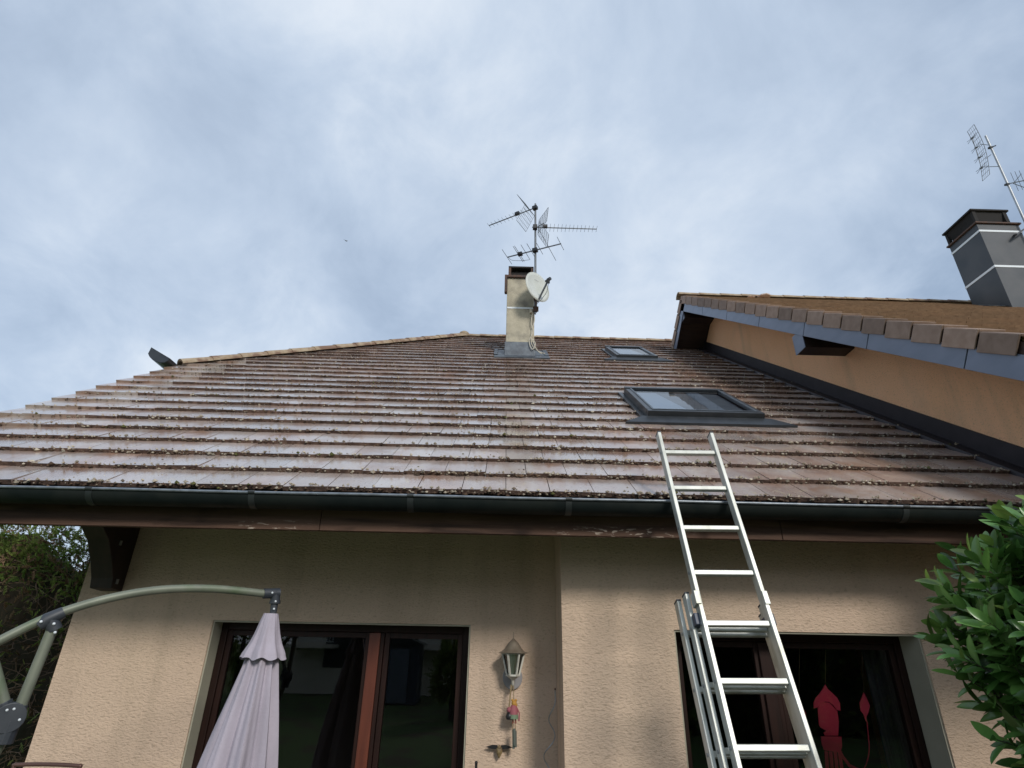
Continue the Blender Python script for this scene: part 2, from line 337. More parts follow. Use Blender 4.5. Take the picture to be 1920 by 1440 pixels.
# left facade with sloped top, built from panels
def panel(x0, x1, z0, y0, y1):
    wl.hexa([(x0, y0, z0), (x1, y0, z0), (x1, y1, z0), (x0, y1, z0), (x0, y0, roofz(y0)-.12), (x1, y0, roofz(y0)-.12), (x1, y1, roofz(y1)-.12), (x0, y1, roofz(y1)-.12)])
panel(XLC, D1[0], 0, YL, YL+TK); panel(D1[1], XC+.1, 0, YL, YL+TK); panel(D1[0], D1[1], D1[3], YL, YL+TK)
panel(XC, D2[0], 0, YR, YR+TK); panel(D2[1], NWX, 0, YR, YR+TK); panel(D2[0], D2[1], D2[3], YR, YR+TK)
panel(XC, XC+TK, 0, YR+TK, YL-.003)
RY = RP(0, S_RIDGE).y
wl.hexa([(XLC, YL+TK, 0), (XLC+.3, YL+TK, 0), (XLC+.3, 18, 0), (XLC, 18, 0), (XLC, YL+TK, roofz(YL+TK)-.12), (XLC+.3, YL+TK, roofz(YL+TK)-.12), (XLC+.3, 9.5, roofz(9.0)-1.0), (XLC, 9.5, roofz(9.0)-1.0)])
wl.box((XLC, 17.7, 0), (NWX, 18, 2.9))
wl.build('wall', M['wall'], house)
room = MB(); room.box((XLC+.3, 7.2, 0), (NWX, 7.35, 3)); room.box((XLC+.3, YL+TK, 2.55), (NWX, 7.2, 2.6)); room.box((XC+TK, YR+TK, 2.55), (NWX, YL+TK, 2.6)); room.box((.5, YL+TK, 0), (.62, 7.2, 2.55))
room.build('room_partition', M['room_dark'], house)

# roof deck and soffit
XR = NWX-.003
def deck(h0, h1):
    mb = MB()
    lo = [(XH, .02), (XR, .02)]
    pts = [(XH+.03, .02), (XR, .02), (XR, S_RIDGE), (X_RE, S_RIDGE), (XH+.03, S_H)]
    top = [RP(x, s, h1) for x, s in pts]; bot = [RP(x, s, h0) for x, s in pts]; n = len(pts)
    mb.add(bot+top, [tuple(range(n))[::-1], tuple(range(n, 2*n))]+[(i, (i+1) % n, n+(i+1) % n, n+i) for i in range(n)])
    return mb
RIDGE = RP(0, S_RIDGE)
tiles = MB(); GA, TW = .335, .30
for k in range(int(S_RIDGE/GA)+1):
    s0 = k*GA+(0 if k else -.0); off = .03+(.15 if k % 2 else 0); xl = hip_x(s0+GA*.3); xr = XR-.003
    s1 = min(s0+GA+.03, S_RIDGE+.02); j0 = math.floor((xl-off)/TW)
    x = off+j0*TW; row_j = random.uniform(-.002, .002)
    while x < xr:
        a, b = max(x+.0022, xl), min(x+TW-.0022, xr)
        if b-a > .03:
            jl, jr, js = random.uniform(-.005, .005), random.uniform(-.005, .005), random.uniform(-.009, .009)
            ht, hb = .036, .004
            tn = random.random()
            tiles.hexa([RP(a, s0+js, ht-.032), RP(b, s0+js, ht-.032), RP(b, s1, -.02), RP(a, s1, -.02),
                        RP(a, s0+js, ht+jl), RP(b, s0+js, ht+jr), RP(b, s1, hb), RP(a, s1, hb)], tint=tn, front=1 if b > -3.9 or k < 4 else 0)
        x += TW
roof = tiles.build('roof', [M['tile'], M['tile_edge']], house)
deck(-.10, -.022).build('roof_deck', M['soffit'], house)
# back slope and half-hip
bk = MB(); bk.add([RP(X_RE, S_RIDGE, .0), RP(XR+.4, S_RIDGE, .0), (XR+.4, 2*RY-3.7, 2.9), (XH, 2*RY-3.7, 2.9), (XH, 2*RY-RP(0, S_H).y, RP(0, S_H).z)], [(0, 1, 2, 3, 4)])
hb = RP(XH, S_H); bk.add([RP(X_RE, S_RIDGE, 0), hb, (XH, 2*RY-hb.y, hb.z)], [(0, 2, 1)])
bk.build('rear_roof_slope', M['tile2'], house)
# gable wall closing under the half-hip
gb = MB(); gb.add([(XLC+.02, YL+.4, 2.4), (XLC+.02, 18, 2.4), (XLC+.02, 2*RY-hb.y-.3, hb.z-.3), (XLC+.02, hb.y+.3, hb.z-.3)], [(0, 1, 2, 3)]); gb.build('gable_wall', M['wall'], house)

# crusts of lichen and moss along the lower edges of the tiles
cr = MB()
OCT = [(0, 2, 4), (2, 1, 4), (1, 3, 4), (3, 0, 4), (2, 0, 5), (1, 2, 5), (3, 1, 5), (0, 3, 5)]
def lump(c, r, fl, mi):
    u = Vector((1, 0, 0)); j = lambda: random.uniform(.65, 1.3)
    vs = [c+u*r*j(), c-u*r*j(), c+SV*r*j()*.8, c-SV*r*j()*.8, c+NV*r*fl*j(), c-NV*r*fl*j()]
    a = random.uniform(-.6, .6)
    cr.add(vs, OCT, mi, random.random())
for k in range(int(S_RIDGE/GA)+1):
    s0 = k*GA; xl = hip_x(s0+.1); x = xl+.1
    far = 1+.07*k+.0035*k*k
    while x < XR-.02:
        dn = noise.noise(Vector((x*.55, k*.37, 3.1)))*.55+.62+noise.noise(Vector((x*3.1, k*1.7, 9)))*.35
        if x < -3.6: dn -= .35*(1 if k > 3 else .3)
        dn = max(.12, min(1, dn+(.1 if x > .5 else 0)))
        x += random.uniform(.003, .009)*far/max(.35, dn)
        if (RP(x, s0).z > 6.9 and -.1 < x < .7) : pass
        if 1.5 < x < 2.75 and 2.0 < s0 < 3.45: continue
        if 2.0 < x < 2.76 and 6.3 < s0 < 7.7: continue
        if 0 < x < .58 and 6.3 < s0 < 7.2: continue
        r = random.uniform(.006, .0165)*(1 if random.random() < .93 else 1.6)*(1-.006*k)
        q = random.random(); side = noise.noise(Vector((x*1.3, k*.9, 5)))
        if q < .40+.012*k: mi, ds, hh = 1, random.uniform(-.014, .004), random.uniform(-.006, .034)
        elif q < .972 or side < .15: mi, ds, hh = 0, random.uniform(-.012, .026), random.uniform(.012, .047)
        else: mi, ds, hh = 2, random.uniform(-.012, .03), random.uniform(.01, .046); r *= 1.4
        lump(RP(x, s0+ds, hh), r, .8, mi)
# scattered lumps lying on the tiles
for _ in range(1500):
    s = random.uniform(0, S_RIDGE-.4)**1.0; x = random.uniform(hip_x(s)+.2, XR-.1)
    if 1.4 < x < 2.9 and 1.8 < s < 3.5: continue
    lump(RP(x, s, .038-.034*((s % GA)/GA)), random.uniform(.004, .009), .6, random.choice((0, 0, 1, 2)))
tag(cr.build('roof_lichen', [M['crust_pale'], M['crust_dark'], M['moss_green']], loc=(0, 4, 3)), 'pale lichen and brown moss crusts along the tile edges of the wet roof', 'lichen', kind='stuff')

# ridge caps along the ridge and hip
def cap_run(name, a, b, r, parent, m, n, up=Vector((0, 0, 1)), seglen=.42):
    a, b = Vector(a), Vector(b); d = (b-a); Ln = d.length; d.normalize(); x = d.cross(up).normalized(); y = x.cross(d)
    mb = MB(); cnt = int(Ln/seglen)
    for i in range(cnt):
        p0 = a+d*(Ln*i/cnt-.03); p1 = a+d*(Ln*(i+1)/cnt); vs = []; sg = 10; tn = random.random()
        for p, rr in ((p0, r*1.08), (p1, r*.95)):
            for q in range(sg+1):
                an = math.pi*q/sg; vs.append(p+x*math.cos(an)*rr+y*math.sin(an)*rr*.8)
        for p, rr in ((p0, r*.92), (p1, r*.8)):
            for q in range(sg+1):
                an = math.pi*q/sg; vs.append(p+x*math.cos(an)*rr+y*math.sin(an)*rr*.68)
        s1 = sg+1; fs = []
        for q in range(sg):
            fs += [(q, q+1, s1+q+1, s1+q), (2*s1+q, 3*s1+q, 3*s1+q+1, 2*s1+q+1), (q, 2*s1+q, 2*s1+q+1, q+1), (s1+q, s1+q+1, 3*s1+q+1, 3*s1+q)]
        mb.add(vs, fs, 0, tn)
    return mb.build(name, m, parent, smooth=False)
cap_run('ridge_tiles', RP(X_RE-.05, S_RIDGE, -.01), RP(XR, S_RIDGE, -.01), .11, house, M['ridge'], 0)
cap_run('hip_tiles', RP(XH+.05, S_H, .0), RP(X_RE, S_RIDGE, .01), .12, house, M['ridge'], 0)
kb = MB(); kb.ball(RP(X_RE-.02, S_RIDGE, .05), .13, (1, 1, .75)); kb.build('ridge_junction_cap', M['ridge'], house)
# end of the half-hip gutter
hg = MB(); c0 = Vector((-5.04, 7.25, 5.75)); vs = []
for yy, sc in ((0, 1), (2.2, 1)):
    for q in range(9):
        an = math.pi+math.pi*q/8; vs.append(c0+Vector((math.cos(an)*.17+(.03 if q == 0 else 0), yy, math.sin(an)*.12-.06*(math.cos(an))+.05*(q == 0))))
hg.add(vs, [(q, q+1, 10+q, 9+q) for q in range(8)]+[tuple(range(9))])
o = hg.build('hip_gutter', M['charcoal'], house); o.modifiers.new('thick', 'SOLIDIFY').thickness = .008

# gutter: half-round with rolled rim, collars
gy, gz, gr = 3.665, 2.862, .082
def half_round(mb, x0, x1, r, t=.003, mi=0, sg=14, ext=0):
    vs = []
    for xx in (x0, x1):
        for rr in (r, r-t):
            for q in range(sg+1):
                an = math.pi+math.pi*q/sg; vs.append((xx, gy+math.cos(an)*rr, gz+math.sin(an)*rr))
    n = sg+1; fs = []
    for q in range(sg):
        fs += [(q, q+1, 2*n+q+1, 2*n+q), (n+q, 3*n+q, 3*n+q+1, n+q+1), (q, n+q, n+q+1, q+1), (2*n+q, 2*n+q+1, 3*n+q+1, 3*n+q)]
    mb.add(vs, fs, mi)
gm = MB(); half_round(gm, -4.9, NWX-.03, gr); gut = gm.build('gutter', M['zinc'], house, smooth=True)
rm = MB(); rm.tube([(-4.9+i*.5, gy-gr-.004, gz+.004+.0015*math.sin(i*1.7)) for i in range(19)], .0095, 10); rm.build('gutter_rim', M['rim'], gut, smooth=True)
for px in (165, 472, 770, 1066, 1690):
    X = onY(px, 935, 3.6).x; j = MB(); half_round(j, X-.02, X+.02, gr+.0035, .003); j.tube([(X-.021, gy-gr-.004, gz+.004), (X+.021, gy-gr-.004, gz+.004)], .0125, 10); j.build('gutter_joint', M['joint'], gut, smooth=True)
# fascia boards
bz0, bz1 = 2.668, 2.86
bx = [-4.95, -1.205, 1.9, NWX-.05]
for a, b in zip(bx[:-1], bx[1:]):
    box('fascia_board', (a+.002, 3.775, bz0), (b-.002, 3.82, bz1), M['board'], house, bevel=.003)
wp = MB(); 
for a in [x*.62-4.6 for x in range(15)]:
    wp.hexa([(a, 3.825, 2.78), (a+.07, 3.825, 2.78), (a+.07, 5.2, 2.78+1.375*math.tan(SL)), (a, 5.2, 2.78+1.375*math.tan(SL)), (a, 3.825, 2.89), (a+.07, 3.825, 2.89), (a+.07, 5.2, 2.89+1.01), (a, 5.2, 2.89+1.01)])
wp.build('rafters', M['darkwood'], house)
# corner bracket
bk2 = MB(); bxm = -3.09
prof = [(YL, 2.335), (YL-.14, 2.345), (YL-.16, 2.42), (YL-.22, 2.52), (YL-.34, 2.68), (YL-.52, 2.80), (YL-.90, 2.84), (YL-.90, 2.95), (YL, 3.6)]
bk2.prism([(bxm-.085, y, z) for y, z in prof], (.17, 0, 0)); br = bk2.build('eave_bracket', M['darkwood'], house, bevel=.006)
for (yy, zz, sx) in ((YL-.10, 2.40, 1), (YL-.2, 2.68, 1)): bb = MB(); bb.box((bxm+.085, yy-.012, zz-.018), (bxm+.092, yy+.012, zz+.018)); bb.build('bracket_plate', M['gal'], br)

# doors and window
def opening(D, y0, yf, name, mulls, stilem, label=None):
    x0, x1, z0, z1 = D; fw = .052
    rv = MB()                                                        # smooth painted reveals, 2 mm proud of the wall's cut edge
    rv.box((x0+.001, y0+.012, z0), (x0+.012, yf+.03, z1)); rv.box((x1-.012, y0+.012, z0), (x1-.001, yf+.03, z1)); rv.box((x0+.012, y0+.012, z1-.012), (x1-.012, yf+.03, z1-.001))
    rv.build('reveal', M['reveal'], house)
    fr = MB(); a, b, c = x0+.0125, x1-.0125, z1-.0125
    fr.box((a, yf, z0), (a+fw, yf+.07, c)); fr.box((b-fw, yf, z0), (b, yf+.07, c)); fr.box((a+fw, yf, c-fw), (b-fw, yf+.07, c)); fr.box((a+fw, yf, z0), (b-fw, yf+.07, z0+.06))
    f = fr.build(name, M['frame'], house, bevel=.004)
    xs = [a+fw]+[m for m in mulls]+[b-fw]
    for i in range(len(xs)-1):
        l_, r_ = xs[i]+(.0 if i == 0 else .055), xs[i+1]-(.0 if i == len(xs)-2 else .055)
        sash = MB(); s = .040; ya, yb = yf+.012, yf+.062; l2, r2, t2, b2 = l_+.002, r_-.002, c-fw-.002, z0+.062
        sash.box((l2, ya, b2), (l2+s, yb, t2)); sash.box((r2-s, ya, b2), (r2, yb, t2)); sash.box((l2+s, ya, t2-s), (r2-s, yb, t2)); sash.box((l2+s, ya, b2), (r2-s, yb, b2+s))
        sash.build('sash', M['frame'], f, bevel=.003)
        pn = MB(); pn.add([(l2+s, yf+.033, b2+s), (r2-s, yf+.033, b2+s), (r2-s, yf+.033, t2-s), (l2+s, yf+.033, t2-s)], [(0, 1, 2, 3)]); pn.build('pane', M['glass'], f)
    for m in mulls:
        st = MB(); st.box((m-.066, yf-.008, z0+.062), (m+.022, yf+.05, c-fw-.003)); st.build('stile', stilem, f, bevel=.004)
        s2 = MB(); s2.box((m+.023, yf+.002, z0+.062), (m+.053, yf+.05, c-fw-.003)); s2.build('stile', M['frame'], f, bevel=.003)
    return f
dl = opening(D1, YL, 4.93, 'patio_door', [-.965], M['stile'])
dr = opening(D2, YR, 4.52, 'patio_door', [2.0], M['frame'])
ct = MB()
for i in range(7): ct.tube([(2.93+i*.028, 4.86+.012*(i % 2), .1), (2.93+i*.028, 4.86+.012*(i % 2), 2.08)], .017, 8)
ct.build('curtain', M['curtain'], house, smooth=True)

# skylights
def skylight(x0, x1, s0, s1, H, split=.44):
    fr = MB(); w_ = .075
    def slab(a, b, c, d, h0, h1, m=0): fr.hexa([RP(a, c, h0), RP(b, c, h0), RP(b, d, h0), RP(a, d, h0), RP(a, c, h1), RP(b, c, h1), RP(b, d, h1), RP(a, d, h1)], m)
    slab(x0, x1, s0, s0+w_, .01, H); slab(x0, x1, s1-w_, s1, .01, H+.012); slab(x0, x0+w_, s0+w_, s1-w_, .01, H); slab(x1-w_, x1, s0+w_, s1-w_, .01, H)
    f = fr.build('skylight', M['charcoal'], house, bevel=.006)
    bd = MB(); g = .022
    for (a, b, c, d) in ((x0+w_-g, x1-w_+g, s0+w_-g, s0+w_), (x0+w_-g, x1-w_+g, s1-w_, s1-w_+g), (x0+w_-g, x0+w_, s0+w_, s1-w_), (x1-w_, x1-w_+g, s0+w_, s1-w_)):
        bd.hexa([RP(a, c, H-.004), RP(b, c, H-.004), RP(b, d, H-.004), RP(a, d, H-.004), RP(a, c, H+.006), RP(b, c, H+.006), RP(b, d, H+.006), RP(a, d, H+.006)])
    bd.build('glazing_bead', M['leadgrey'], f)
    gp = MB(); z = H-.012
    gp.add([RP(x0+w_, s0+w_, z), RP(x1-w_, s0+w_, z), RP(x1-w_, s1-w_, z), RP(x0+w_, s1-w_, z)], [(0, 1, 2, 3)])
    gp.build('pane', M['skyglass'], f)
    ap = MB(); ap.hexa([RP(x0-.26, s0-.14, .018), RP(x1+.28, s0-.14, .018), RP(x1+.09, s0+.02, .03), RP(x0-.09, s0+.02, .03), RP(x0-.26, s0-.14, .044), RP(x1+.28, s0-.14, .044), RP(x1+.06, s0-.004, .075), RP(x0-.06, s0-.004, .075)])
    for a, b in ((x0-.05, x0-.003), (x1+.003, x1+.07)):
        ap.hexa([RP(a, s0+.02, .02), RP(b, s0+.02, .02), RP(b, s1+.1, .02), RP(a, s1+.1, .02), RP(a, s0+.02, .045), RP(b, s0+.02, .045), RP(b, s1+.1, .045), RP(a, s1+.1, .045)])
    ap.build('flashing', M['charcoal'], f)
    xm = x0+(x1-x0)*split  # sheets under the glass paint in reflections: sky left, dark gable right
    for a, b, a2, b2, nm_, mm in ((x0+w_, xm, x0+w_, xm-.16, 'sky_reflection', M['sky_reflection']), (xm+.002, x1-w_, xm-.158, x1-w_, 'gable_reflection', M['gable_tint'])):
        if b-a < .02: continue
        bl = MB(); bl.hexa([RP(a, s0+w_, H-.06), RP(b, s0+w_, H-.06), RP(b2, s1-w_, H-.06), RP(a2, s1-w_, H-.06), RP(a, s0+w_, H-.05), RP(b, s0+w_, H-.05), RP(b2, s1-w_, H-.05), RP(a2, s1-w_, H-.05)])
        bl.build(nm_, mm, f)
    return f
skylight(1.50, 2.72, 2.03, 3.24, .13)
skylight(2.02, 2.77, 6.36, 7.60, .11, .89)

# chimney of the house
cy0, cy1 = 8.90, 9.42; cxa, cxb = .012, .535
ch = MB(); ch.box((cxa, cy0, 6.5), (cxb, cy1, 8.47)); cho = ch.build('chimney', M['chim'], house, bevel=.01)
sl_ = MB(); sl_.box((cxa-.045, cy0-.045, 8.47), (cxb+.03, cy1+.04, 8.515)); sl_.build('chimney_slab', M['rust'], cho)
cp = MB(); cp.box((cxa+.02, cy0, 8.72), (cxb-.01, cy1, 8.755))
cp.build('chimney_lid', M['black'], cho)
for a, b in ((cxa+.02, cy0+.0), (cxb-.06, cy0), (cxa+.02, cy1-.05), (cxb-.06, cy1-.05)): lg = MB(); lg.box((a, b, 8.515), (a+.05, b+.05, 8.72)); lg.build('lid_leg', M['rust'], cho)
fl = MB(); fl.box((cxa+.06, cy0+.09, 8.515), (cxb-.05, cy1-.09, 8.69)); fl.build('flue', M['black'], cho)
an = MB(); an.box((cxa-.05, cy0-.047, 8.12), (cxa-.004, cy0+.02, 8.515)); an.build('corner_angle', M['rust'], cho)
stp = MB(); stp.box((cxa+.01, cy0-.008, 7.765), (cxb+.012, cy0-.002, 7.80)); stp.box((cxb+.004, cy0-.002, 7.765), (cxb+.012, cy1, 7.80)); stp.build('mast_strap', M['white'], cho)
fs = MB(); fs.box((cxa-.02, cy0-.018, 6.60), (cxb+.02, cy1+.02, 7.04)); 
def fsl(a, b, c, d, h0, h1): fs.hexa([RP(a, c, h0), RP(b, c, h0), RP(b, d, h0), RP(a, d, h0), RP(a, c, h1), RP(b, c, h1), RP(b, d, h1), RP(a, d, h1)])
fsl(-.19, .80, 6.20, 6.42, .02, .045)
for s in (6.42, 6.66, 6.90): fsl(-.13, cxa-.021, s+.003, s+.238, .02, .05-.006*(s > 6.5)); fsl(cxb+.021, .72, s+.003, s+.238, .02, .05-.006*(s > 6.5)); fsl(-.20, -.132, s+.01, s+.20, .02, .06); fsl(.722, .80, s+.01, s+.20, .02, .06)
fs.build('chimney_flashing', M['leadgrey'], cho, bevel=.004)
cb = MB()
def wob(pts, n=6, a=.012):
    o = []
    for i in range(len(pts)-1):
        for k in range(n):
            t_ = k/n; p = Vector(pts[i]).lerp(Vector(pts[i+1]), t_); o.append(p+Vector((noise.noise(p*7), noise.noise(p*7+Vector((9, 9, 9))), 0))*a)
    o.append(Vector(pts[-1])); return o
def smoothpath(pts, n=8):
    P = [Vector(p) for p in pts]; P = [P[0]]+P+[P[-1]]; o = []
    for i in range(1, len(P)-2):
        for k in range(n):
            t_ = k/n; a, b, c, d = P[i-1:i+3]
            o.append(.5*((2*b)+(c-a)*t_+(2*a-5*b+4*c-d)*t_*t_+(3*b-a-3*c+d)*t_**3))
    o.append(P[-2]); return o
yq = cy0-.03
cb.tube(smoothpath([onY(*p, yq) for p in ((1002, 560), (1000, 580), (1002, 600), (997, 620), (996, 641), (1001, 652), (1012, 660), (1022, 663))]), .009, 6)
cb.tube(smoothpath([onY(*p, yq-.02) for p in ((999, 585), (996, 605), (999, 622), (992, 640), (998, 655), (1004, 645), (998, 636), (1006, 655), (1016, 664))]), .008, 6)
cb.build('cable', M['cable'], cho, smooth=True)
jb = MB(); jb.box((cxb-.09, cy0-.06, 7.66), (cxb-.04, cy0-.003, 7.74)); jb.build('cable_box', M['cable'], cho, bevel=.008)

# flashing where the roof meets the neighbour's wall
af = MB()
af.hexa([RP(NWX-.17, .1, .01), RP(NWX-.002, .1, .01), RP(NWX-.002, 8.45, .01), RP(NWX-.17, 8.45, .01), RP(NWX-.16, .1, .045), RP(NWX-.002, .1, .045), RP(NWX-.002, 8.45, .045), RP(NWX-.16, 8.45, .045)])
af.hexa([RP(NWX-.02, .0, .045), RP(NWX-.002, .0, .045), RP(NWX-.002, 8.4, .045), RP(NWX-.02, 8.4, .045), RP(NWX-.02, .0, .20), RP(NWX-.002, .0, .20), RP(NWX-.002, 8.4, .20), RP(NWX-.02, 8.4, .20)])
af.build('abutment_flashing', material('dark_abutment_flashing', (.018, .014, .017), (.026, .020, .024), rough=.5, metal=.2, scale=8), house)

# ------------------------------------------------------------------ neighbour house
k9 = NX/3.95
NA = CAM+(Vector((3.95, 10.463, 9.282))-CAM)*k9-Vector((0, 0, .04))    # verge/ridge corner, top surface
def NP(X, S, h=0): return Vector((X, NA.y, NA.z))+SV*S+NV*h     # S negative down the front slope
SVb = Vector((0, math.cos(SL), -math.sin(SL))); NVb = Vector((0, math.sin(SL), math.cos(SL)))
def NPb(X, S, h=0): return Vector((X, NA.y, NA.z))+SVb*S+NVb*h
nb = thing('neighbouring_house', 'orange rendered gable house with brown tiled roof and blue grey verge boards', 'house', (NWX, 6, 0))
nS = 9.3; NXE = 14.0
def ntop(y): return NA.z-.30-abs(y-NA.y)*math.tan(SL)
wv = MB(); yf, yb = NP(0, -nS+1).y, 2*NA.y-NP(0, -nS+1).y
poly = [(yf, 0), (yb, 0), (yb, ntop(yb)), (NA.y, ntop(NA.y)), (yf, ntop(yf))]
wv.prism([(NWX, y, z) for y, z in poly], (.3, 0, 0)); wv.box((NWX+.3, yf, 0), (NXE-.5, yf+.3, ntop(yf))); wv.build('wall', M['orange'], nb)
nd = MB()
def nslab(P, a, b, c, d, h0, h1): nd.hexa([P(a, c, h0), P(b, c, h0), P(b, d, h0), P(a, d, h0), P(a, c, h1), P(b, c, h1), P(b, d, h1), P(a, d, h1)])
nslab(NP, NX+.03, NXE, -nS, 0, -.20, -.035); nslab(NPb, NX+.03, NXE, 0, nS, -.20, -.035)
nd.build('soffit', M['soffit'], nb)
nt_ = MB(); NG = .351
for P, sg in ((NP, -1), (NPb, 1)):
    for k in range(int(nS/NG)):
        sa = sg*(k+1)*NG; sb = sg*k*NG-(-sg)*.0; off = .15 if k % 2 else 0
        x = NX+.05-off
        while x < NXE:
            a, b = max(x+.002, NX+.05), x+.298
            if b > a+.02:
                fr_ = 1
                j = random.uniform(-.003, .003)
                nt_.hexa([P(a, sa, -.02), P(b, sa, -.02), P(b, sb, -.03), P(a, sb, -.03), P(a, sa, .018+j), P(b, sa, .018-j), P(b, sb, -.012), P(a, sb, -.012)], tint=random.random(), front=1 if sg < 0 else None)
            x += .30
nt_.build('roof', [M['tile2'], material('mossy_course_edge', (.19, .12, .07), (.26, .17, .10), rough=.9, scale=14)], nb)
# verge tiles: cap with a side cheek, each lapping the one below
for P, sg in ((NP, -1), (NPb, 1)):
    for k in range(22):
        if sg > 0 and k > 4: break
        a = sg*(k*NG+.0); b = sg*((k+1)*NG+.02)
        j = random.uniform(-.004, .004); g_ = .034
        v = MB(); tn = random.random()
        v.hexa([P(NX, a+sg*g_*1.3, -.155+j), P(NX+.014, a+sg*g_*1.3, -.155+j), P(NX+.014, b, -.135+j), P(NX, b, -.135+j), P(NX, a+sg*g_*1.3, .0), P(NX+.014, a+sg*g_*1.3, .0), P(NX+.014, b, .022), P(NX, b, .022)], tint=tn)
        v.hexa([P(NX+.0145, a, -.012), P(NX+.22, a, -.012), P(NX+.22, b, .004), P(NX+.0145, b, .004), P(NX+.0145, a, .004), P(NX+.22, a, .004), P(NX+.22, b, .024), P(NX+.0145, b, .024)], tint=tn)
        v.build('verge_tile', M['verge'], nb, bevel=.004)
# fascia panels
PL = 1.222; js = [0, -1.33, -2.48, -3.67, -4.89, -6.1, -7.31, -8.5]
for a, b in zip(js[:-1], js[1:]):
    v = MB(); v.hexa([NP(NX+.02, b+.006, -.30), NP(NX+.032, b+.006, -.30), NP(NX+.032, a-.006, -.30), NP(NX+.02, a-.006, -.30), NP(NX+.02, b+.006, -.12), NP(NX+.032, b+.006, -.12), NP(NX+.032, a-.006, -.12), NP(NX+.02, a-.006, -.12)])
    v.build('fascia_panel', M['fascia'], nb, bevel=.003)
v = MB(); v.hexa([NPb(NX+.02, .006, -.30), NPb(NX+.032, .006, -.30), NPb(NX+.032, 2, -.30), NPb(NX+.02, 2, -.30), NPb(NX+.02, .006, -.12), NPb(NX+.032, .006, -.12), NPb(NX+.032, 2, -.12), NPb(NX+.02, 2, -.12)]); v.build('fascia_panel', M['fascia'], nb)
v = MB()
for x in (NX+.034,): v.hexa([NP(x, -nS, -.30), NP(x+.03, -nS, -.30), NP(x+.03, 0, -.30), NP(x, 0, -.30), NP(x, -nS, -.20), NP(x+.03, -nS, -.20), NP(x+.03, 0, -.20), NP(x, 0, -.20)])
v.build('barge_board', M['darkwood'], nb)
cap_run('ridge_tiles', NP(NX-.02, 0, -.02), NP(NXE, 0, -.02), .11, nb, M['ridge'], 0)
# purlin ends carrying the verge
for s, hh in ((-4.78, .30), (-.12, .2)):
    p = NP(NX+.05, s, -.34); pu = MB(); pu.box((NX+.045, p.y-.07, p.z-.16), (NWX, p.y+.14, p.z+.09)); q = pu.build('purlin_end', M['darkwood'], nb, bevel=.004)
    pc = MB(); pc.box((NX+.036, p.y-.075, p.z-.165), (NX+.044, p.y+.145, p.z+.095)); pc.build('purlin_cap', M['fascia'], q)
# scraps of mortar on the ridge
mo = MB()
for px_, w_ in ((1405, .05), (1432, .14), (1412, .04)):
    c = Vector((onX(px_, 556, 0.0001).x if False else 0, 0, 0)); d = ray(px_, 556); tt = (NA.y-.1-CAM.y)/d.y; c = CAM+d*tt; mo.ball((c.x, c.y, c.z-.015), w_, (1, 1, .28), 8, 5)
mo.build('ridge_mortar', material('pale_mortar', (.55, .45, .38), (.5, .3, .2), rough=.9, scale=20), nb)
# neighbour chimney
def kk(x, y, z): return CAM+(Vector((x, y, z))-CAM)*k9
f0 = kk(9.986, 9.02, 8.2); f1 = kk(10.90, 9.80, 10.30)
nc = MB(); nc.box((f0.x, f0.y, f0.z-.4), (f1.x, f1.y, f1.z)); nco = nc.build('chimney', M['chim_metal'], nb, bevel=.006)
for z in (9.19, 10.11):
    p = kk(0, 0, z).z; s = MB(); s.box((f0.x-.006, f0.y-.006, p-.022), (f1.x+.006, f1.y+.006, p+.022)); s.build('chimney_band', M['white'], nco)
s = MB(); s.box((f0.x-.035, f0.y-.035, f1.z), (f1.x+.03, f1.y+.03, f1.z+.03)); s.build('chimney_slab', M['rust'], nco)
hz0, hz1 = f1.z+.08, kk(0, 0, 10.67).z
hd = MB(); hd.box((f0.x-.045, f0.y-.045, hz1-.035), (f1.x-.12, f1.y+.01, hz1)); hd.build('chimney_hood', M['black'], nco)
hd = MB(); hd.hexa([(f0.x+.05, f0.y+.05, f1.z+.03), (f1.x-.16, f0.y+.05, f1.z+.03), (f1.x-.20, f1.y-.10, f1.z+.03), (f0.x+.07, f1.y-.10, f1.z+.03), (f0.x-.01, f0.y-.01, hz1-.036), (f1.x-.15, f0.y-.01, hz1-.036), (f1.x-.15, f1.y-.03, hz1-.036), (f0.x-.01, f1.y-.03, hz1-.036)]); hd.build('flue', M['black'], nco)  # flue widened in black to stand in for the hood's shaded underside
lg = MB()
for x in (f0.x+.02, f1.x-.20):
    for y in (f0.y-.02, f1.y-.06): lg = MB(); lg.box((x-.03, y, f1.z+.03), (x+.04, y+.05, hz1-.037)); lg.build('hood_leg', M['black'], nco)
s = MB()
for i in range(5): s.hexa([NP(f0.x-.35+i*.25, -1.52+.0*i, .02), NP(f0.x-.13+i*.25, -1.52, .02), NP(f0.x-.13+i*.25, -1.30, .02), NP(f0.x-.35+i*.25, -1.30, .02), NP(f0.x-.35+i*.25, -1.52, .035), NP(f0.x-.13+i*.25, -1.52, .035), NP(f0.x-.13+i*.25, -1.30, .03), NP(f0.x-.35+i*.25, -1.30, .03)])
s.build('chimney_flashing', M['leadgrey'], nco)

# neighbour mast with panel aerial and yagi
my = f0.y-.12
nm = thing('aerial_mast', 'grey tube mast with grid panel aerial beside the dark metal chimney', 'antenna', onY(1925, 425, my))
def NM(x, y, d=0): return onY(x, y, my+d)
s = MB(); s.tube([NM(1848, 255), NM(1940, 455)], .021, 10); s.build('mast', M['gal'], nm, smooth=True)
s = MB(); s.bar(NM(1905, 440, .0), NM(1935, 420, 0), .03, .03); s.bar(NM(1905, 440, .0), NM(1902, 440, .2), .03, .03); s.build('mast_bracket', M['charcoal'], nm)
s = MB()
TL, BR = NM(1820, 240), NM(1849, 333); MD = NM(1851, 297)
